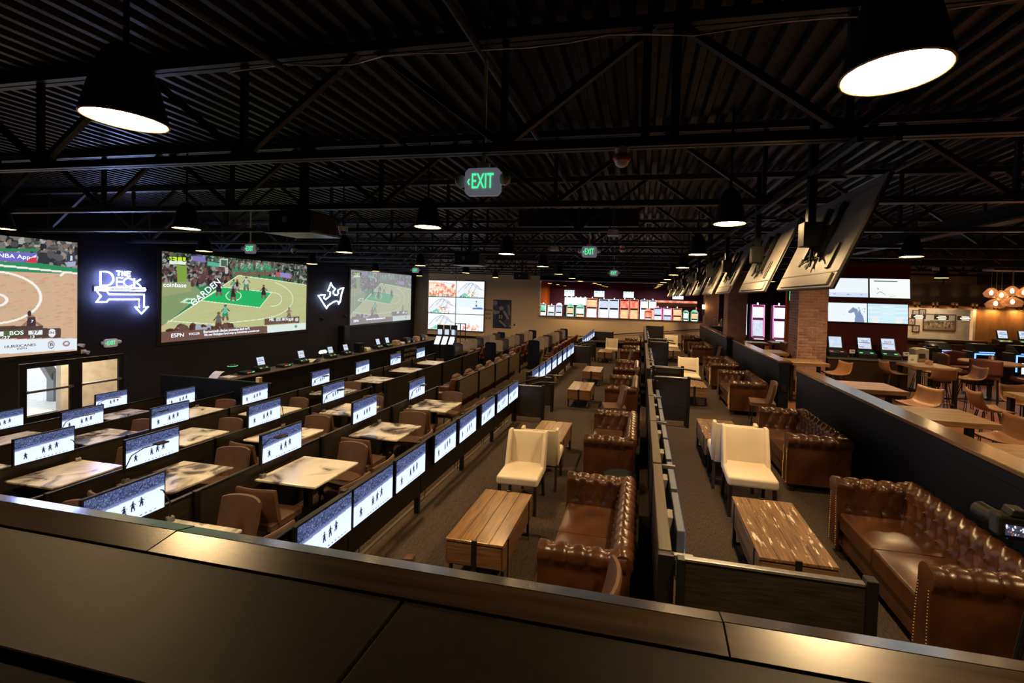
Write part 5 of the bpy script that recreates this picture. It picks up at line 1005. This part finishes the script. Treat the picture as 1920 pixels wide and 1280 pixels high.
def recliner():
    t = thing('recliner', 'x', 'armchair'); BX('base', 'leather', (-.32,.32,-.38,.28,.05,.40), t, bevel=.03, seg=2); BX('seat', 'leather', (-.24,.24,-.40,.18,.38,.50), t, bevel=.05, seg=3)
    MB().prism([(.10,.42),(.22,.95),(.30,1.0),(.38,.94),(.34,.42)], 'x', -.27, .27).build('backrest', 'leather', t, bevel=.05, seg=3, smooth='auto'); MB().tube([(-.22,.27,.985),(-.10,.26,1.0),(.10,.26,1.0),(.22,.27,.985)], [.03,.06,.06,.03], 10).build('headrest', 'chair_fabric', t, smooth=True)
    for s in (-1,1): BX('armrest', 'leather', (s*.33-.07,s*.33+.07,-.36,.30,.1,.62), t, bevel=.04, seg=3)
    return t
rl0 = recliner()
for k in range(7): place(rl0, (-5.12,10.75+k*.84,T[2]), -PI/2, '%s brown recliner behind the tan panels' % ORD[k], 'brown recliners')

# ================================================================== BACK WALL
def vw(kind):
    a = paint(72, 41, (.90,.94,.96))
    if kind == 0:
        a[:] = (.92,.90,.92); poly(a, [(0,.10),(.25,.08),(.5,.18),(.8,.42),(1,.55),(1,1),(0,1)], (.90,.55,.40)); noise_fill(a, .05,.95,.25,.98, [(.85,.30,.18),(.95,.75,.62),(.75,.20,.12),(.95,.88,.80)], 130, .06); noise_fill(a, 0,1,.85,1, [(.15,.5,.3),(.9,.9,.9),(.2,.2,.2)], 26, .04); stroke(a, [(.4,.08),(.95,.22)], .02, (.6,.62,.7))
    if kind == 1:
        poly(a, [(.02,.75),(.18,.40),(.38,.16),(.55,.10),(.75,.25),(.88,.52),(.98,.72),(.98,1),(.02,1)], (.80,.82,.86)); poly(a, [(.12,.95),(.3,.72),(.5,.88),(.5,1),(.1,1)], (.20,.62,.45))
        for s in ([(.05,.72),(.2,.4),(.38,.16),(.55,.1),(.75,.25),(.9,.55)],[(.3,.5),(.42,.25),(.5,.12)],[(.45,.6),(.55,.3),(.6,.12)],[(.6,.7),(.7,.4),(.72,.25)],[(.55,.12),(.66,.3),(.84,.48)]): stroke(a, s, .012, (.25,.27,.34))
        noise_fill(a, .4,.7,.6,.95, [(.85,.55,.30),(.95,.92,.85),(.30,.25,.25)], 22, .05); noise_fill(a, 0,1,.92,1, [(.2,.5,.4),(.15,.15,.2),(.95,.95,.95)], 30, .03); stroke(a, [(.8,.45),(1,.55)], .012, (.3,.35,.4)); blob(a, .9, .75, .09, .22, (.90,.90,.93))
    if kind == 2:
        a[:] = (.74,.86,.94); a[22:] = (.86,.93,.97); poly(a, [(.58,.68),(.62,.58),(.92,.56),(.99,.68)], (.10,.22,.50)); poly(a, [(.70,.58),(.71,.2),(.74,.2),(.76,.58)], (.55,.62,.72)); blob(a, .73, .20, .025, .04, (.04,.05,.08)); blob(a, .73, .46, .03, .05, (.06,.07,.12))
    if kind == 3:
        noise_fill(a, 0,1,.3,.6, [(.82,.90,.86),(.95,.97,.96)], 30, .10); noise_fill(a, .25,.95,.6,.95, [(.90,.62,.52),(.95,.90,.88),(.85,.35,.28)], 30, .06); stroke(a, [(.3,.86),(.5,.78)], .02, (.80,.20,.15)); stroke(a, [(0,.3),(.5,.4),(1,.5)], .012, (.75,.78,.76))
    return a
vk = [0,1,1,2,1,3]; vn = ['top left','top right','middle left','middle right','bottom left','bottom right']
VW, VH = 1.80, .98
for k in range(6):
    c, r = k % 2, k//2
    t = thing('video_wall_panel', '%s panel of the six-part video wall' % vn[k], 'television', (-13.02+c*1.84,YB-.10,2.18-r*1.02), 0, 'video wall panels'); BX('casing', 'black_plastic', (-.02,VW+.02,.003,.08,-.02,VH+.02), t); put('display', grid_mesh('display', vw(vk[k]), VW, VH, 'tv_feed_bright'), t)
a = paint(56, 84, (.012,.022,.07)); noise_fill(a, 0,1,0,1, [(.018,.03,.085),(.01,.017,.05),(.04,.055,.13)], 120, .08)
blob(a, .46, .30, .13, .075, (.30,.27,.30)); poly(a, [(.28,.42),(.62,.40),(.72,.60),(.66,.98),(.24,.98),(.22,.6)], (.008,.014,.05)); stroke(a, [(.30,.44),(.10,.46),(.02,.40)], .05, (.26,.25,.29), .66); stroke(a, [(.62,.42),(.80,.60),(.95,.9)], .045, (.30,.28,.31), .66); blob(a, .80, .80, .20, .13, (.06,.06,.10)); stroke(a, [(.4,.75),(.7,.92)], .03, (.28,.26,.3), .66); blob(a, .12, .12, .12, .09, (.2,.2,.25)); stroke(a, [(.85,.2),(.9,.5)], .04, (.2,.2,.25), .66)
t = thing('wall_poster', 'dark blue basketball poster with number 33 on the beige wall', 'poster', (-8.80,YB-.03,.40)); BX('board', 'black_plastic', (-.01,1.13,.004,.03,-.01,1.70), t); put('print', grid_mesh('print', a, 1.12, 1.69, 'poster_print'), t); o = put('lettering', TXT['33'], t, (.47,-.006,.66)); o.scale = (1.2,1,1.2)
t = thing('wall_lettering', 'grey painted words and double arrow beside the basketball poster', 'sign', (-9.10,YB-.008,1.1)); put('lettering', TXT['smoke'], t, (0,0,.34)).scale = (.62,1,.9); put('lettering', TXT['area'], t, (0,0,.12)).scale = (.75,1,1); put('arrows', TXT['chev'], t, (0,0,-.16))
t = thing('ramp_handrail', 'long dark handrail rising along the beige back wall', 'handrail', (0,YB-.09,0)); MB().tube([(-4.3,0,.04),(3.4,0,.85)], .025, 8).build('rail', 'black_metal', t, smooth='auto')
for k in range(8): x = -4.0+k; MB().tube([(x,0,.04+(x+4.3)*.81/7.7),(x,.04,.0+(x+4.3)*.81/7.7),(x,.09,.0+(x+4.3)*.81/7.7)], .012, 6).build('bracket', 'black_metal', t)
t = thing('wall_sensor', 'tiny black fitting right of the basketball poster', 'sensor', (-7.45,YB,.62)); BX('plate', 'black_plastic', (-.05,.05,-.03,0,-.05,.05), t); BX('knob', 'black_plastic', (-.03,.03,-.06,-.03,-.03,.03), t)
struct(BX('ramp', 'tier_carpet', (-2.6,3.0,23.3,YB,-.05,.004))).name = 'floor'
# far counters at the end of the right lane
t = thing('tap_counter', 'small dark counter with steel taps at the far end of the right lane', 'counter', (3.2,20.6,0)); BX('front', 'black_wall', (0,.85,0,.7,0,1.25), t); [MB().lathe([(.05,1.25),(.04,1.45),(.06,1.55),(.02,1.62)], 10, (.15+.27*k,.2,0)).build('tap', 'grey_metal', t, smooth='auto') for k in range(3)]

# ================================================================== SLOT HALL BEYOND THE OPENING
def slot(label, x0, x1, y, top, body, screen, upper, led, kind='upright'):
    w = x1-x0; t = thing('slot_machine', label, 'slot machine', (x0+w/2,y,0), 0, 'slot machines in the far hall')
    MB().prism([(-.05,0),(-.05,.72),(-.22,.80),(-.20,.86),(-.02,.92),(.10,top*.72),(.08,top),(.42,top),(.42,0)], 'x', -w/2+.02, w/2-.02).build('cabinet', body, t)
    MB().add([(-w/2+.07,-.025,.95),(w/2-.07,-.025,.95),(w/2-.07,.088,top*.71),(-w/2+.07,.088,top*.71)], [(0,1,2,3)]).build('main_display', screen, t)
    BX('upper_display', upper, (-w/2+.06,w/2-.06,.06,.075,top*.76,top*.96), t); BX('button_deck', 'slot_white', (-w/2+.08,w/2-.08,-.215,-.20,.80,.85), t)
    MB().tube([(-w/2+.03,-.03,.9),(-w/2+.03,.05,top*.72),(-w/2+.03,.05,top),(w/2-.03,.05,top),(w/2-.03,.05,top*.72),(w/2-.03,-.03,.9)], .022, 6).build('edge_light', led, t)
    if kind == 'domed': MB().prism([(w*.42*math.cos(q), top+w*.36*math.sin(q)) for q in np.linspace(0,PI,10)], 'y', .08, .2).build('dome_topper', led, t)
    else: MB().lathe([(.03,0),(.04,.05),(.03,.10),(.001,.12)], 10, (0,.2,top)).build('beacon', 'slot_white', t, smooth=True)
SM = [(-6.75,-6.30,1.85,'black_plastic','slot_white','slot_green','white_led','upright','white and green'),(-6.20,-5.72,1.78,'black_plastic','kiosk_screen','slot_white','white_led','upright','pale blue'),(-5.66,-5.20,1.80,'black_plastic','slot_white','kiosk_screen','white_led','domed','pink-topped'),
      (-4.92,-4.40,1.72,'black_plastic','slot_white','slot_gold','slot_green','domed','green-domed white'),(-4.30,-3.70,1.72,'black_plastic','slot_gold','slot_white','slot_green','domed','green-domed golden'),(-3.60,-2.85,2.33,'red_leather','slot_white','slot_gold','slot_red','upright','tall red'),
      (-2.78,-2.12,2.30,'navy_paint','slot_white','kiosk_screen','white_led','upright','left tall white and blue'),(-2.10,-1.45,2.30,'navy_paint','slot_white','kiosk_screen','white_led','upright','right tall white and blue'),(-1.40,-.80,2.33,'red_leather','slot_gold','slot_red','slot_red','upright','left tall red and gold'),(-.78,-.18,2.33,'red_leather','slot_gold','slot_red','slot_red','upright','right tall red and gold'),
      (.18,.68,1.62,'red_leather','slot_white','slot_red','slot_red','domed','low dark red'),(.76,1.31,1.86,'black_plastic','slot_white','kiosk_screen','pink_led','upright','left pink-edged'),(1.34,1.90,1.86,'black_plastic','kiosk_screen','slot_white','pink_led','upright','right pink-edged'),(1.94,2.52,1.86,'black_plastic','slot_gold','slot_gold','slot_red','upright','cream and orange'),(2.58,2.95,1.64,'black_plastic','slot_white','slot_white','slot_green','domed','left small green'),(3.05,3.52,1.64,'black_plastic','slot_white','slot_gold','slot_green','domed','right small green')]
for x0, x1, top, b_, s_, u_, l_, k_, nm in SM: slot('%s slot machine seen through the opening in the back wall' % nm, x0, x1, 28.0, top, b_, s_, u_, l_, k_)
for k, (x0, x1, b_, nm) in enumerate(((-.1,.45,'slot_white','white back-row slot machine behind the red pair'),(.5,1.0,'slot_gold','gold back-row slot machine'))): slot('%s seen through the opening' % nm, x0, x1, 30.2, 2.32, 'black_plastic', b_, 'slot_white', 'white_led')
t = thing('slot_signboard', 'wide lit white jackpot board above the green-domed slot machines', 'sign', (-5.15,28.6,0)); MB().box(0,.06,0,.1,0,1.85).box(1.49,1.55,0,.1,0,1.85).build('posts', 'black_metal', t); BX('lit_board', 'slot_white', (0,1.55,-.02,.06,1.85,2.36), t); [MB().lathe([(.001,.08),(.05,.05),(.06,0)], 10, (.15+.31*k,.02,2.36)).build('bulb', 'slot_white', t) for k in range(5)]
t = thing('slot_signboard', 'long red-framed display canopy above the pink-edged slot machines', 'sign', (.95,29.2,0)); MB().box(0,.06,0,.1,0,2.3).box(2.54,2.6,0,.1,0,2.3).build('posts', 'slot_red', t); BX('lit_board', 'brick_red', (0,2.6,-.02,.06,1.95,2.22), t); MB().box(0,2.6,-.04,-.02,2.2,2.34).build('light_band', 'slot_red', t)
a = paint(40, 24, (.55,.80,.75)); poly(a, [(0,.6),(.5,.3),(1,.5),(1,1),(0,1)], (.80,.92,.90)); noise_fill(a, 0,1,0,.3, [(.2,.25,.35),(.7,.8,.85)], 40, .06); m_s = grid_mesh('display', a, .74, .44, 'tv_feed')
for k, x in enumerate((-5.62,-3.42,-1.32,2.1)):
    t = thing('hall_television', '%s small hanging television above the slot machines' % ('first','second','third','fourth')[k], 'television', (x,31.0,2.44), 0, 'televisions in the slot hall'); BX('casing', 'black_plastic', (-.02,.76,.004,.06,-.02,.46), t); put('display', m_s, t); MB().box(.35,.39,.02,.05,.46,2.05).build('drop_pole', 'black_metal', t)
for k, (x, y, s_) in enumerate(((4.25,21.0,'slot_white'),(4.75,20.0,'kiosk_screen'),(5.5,19.6,'slot_white'))): slot('%s slot machine in the gap between the brick columns' % ('left','middle','right')[k], x, x+.55, y, 2.3, 'purple_wall', s_, 'slot_white', ('white_led','pink_led','pink_led')[k])
t = thing('wall_sconce', 'lit amber wall lantern on the far brick column', 'sconce', (3.1,22.85,2.0)); BX('back_plate', 'black_metal', (-.05,.05,0,.04,-.3,.1), t); BX('lantern', 'bulb_warm', (-.06,.06,-.12,-.02,0,.2), t, bevel=.01, seg=1); BX('candle_rod', 'black_metal', (-.01,.01,-.08,-.06,-.35,0), t)
t = thing('column_television', 'small green sports screen left of the nearest brick column', 'television', (5.25,16.86,2.52)); BX('casing', 'black_plastic', (-.02,.62,.004,.04,-.02,.42), t); a = paint(24, 14, (.10,.55,.22)); noise_fill(a, 0,1,0,1, [(.4,.8,.7),(.05,.3,.15)], 14, .12); put('display', grid_mesh('display', a, .60, .40, 'tv_feed'), t)

# ================================================================== CAMERA ON A TRIPOD AT THE RIGHT EDGE
t = thing('tripod_camera', 'black photo camera with lit rear screen on a tripod, right edge', 'camera', (1.665,2.25,1.485), -.12)
BX('camera_body', 'black_plastic', (-.075,.075,-.035,.035,-.05,.05), t, bevel=.012, seg=2); MB().prism([(-.035,.05),(-.025,.082),(.025,.082),(.035,.05)], 'y', -.035, .03).build('viewfinder_hump', 'black_plastic', t, bevel=.004, seg=1)
MB().tube([(-.03,.035,.0),(-.05,.09,.0),(-.06,.13,.0)], [.036,.038,.041], 18).build('lens', 'black_metal', t, smooth='auto'); a = paint(30, 20, (.03,.03,.05)); noise_fill(a, .05,.95,.1,.5, [(.8,.85,1),(.05,.05,.08)], 26, .07); noise_fill(a, .1,.9,.6,.9, [(.7,.75,.9),(.04,.04,.06),(.3,.12,.08)], 16, .06); put('rear_screen', grid_mesh('rear_screen', a, .07, .048, 'tv_feed'), t, (-.05,-.0375,-.034))
BX('quick_plate', 'grey_metal', (-.03,.12,-.02,.02,-.058,-.05), t); MB().cyl(.10,0,-.10,-.058,.03,12).build('ball_head', 'grey_metal', t, smooth='auto'); MB().tube([(.10,0,-.09),(.10,0,-.35)], .016, 10).build('centre_column', 'black_metal', t)
for q in (.2,1.6,-1.2): MB().tube([(.10+.02*math.cos(q),.02*math.sin(q),-.25),(.10+.28*math.cos(q),.28*math.sin(q),-1.485)], [.016,.011], 8).build('leg', 'black_metal', t, smooth='auto')
MB().tube([(.04,0,-.07),(.10,-.10,-.14)], [.008,.012], 8).build('pan_handle', 'black_metal', t)
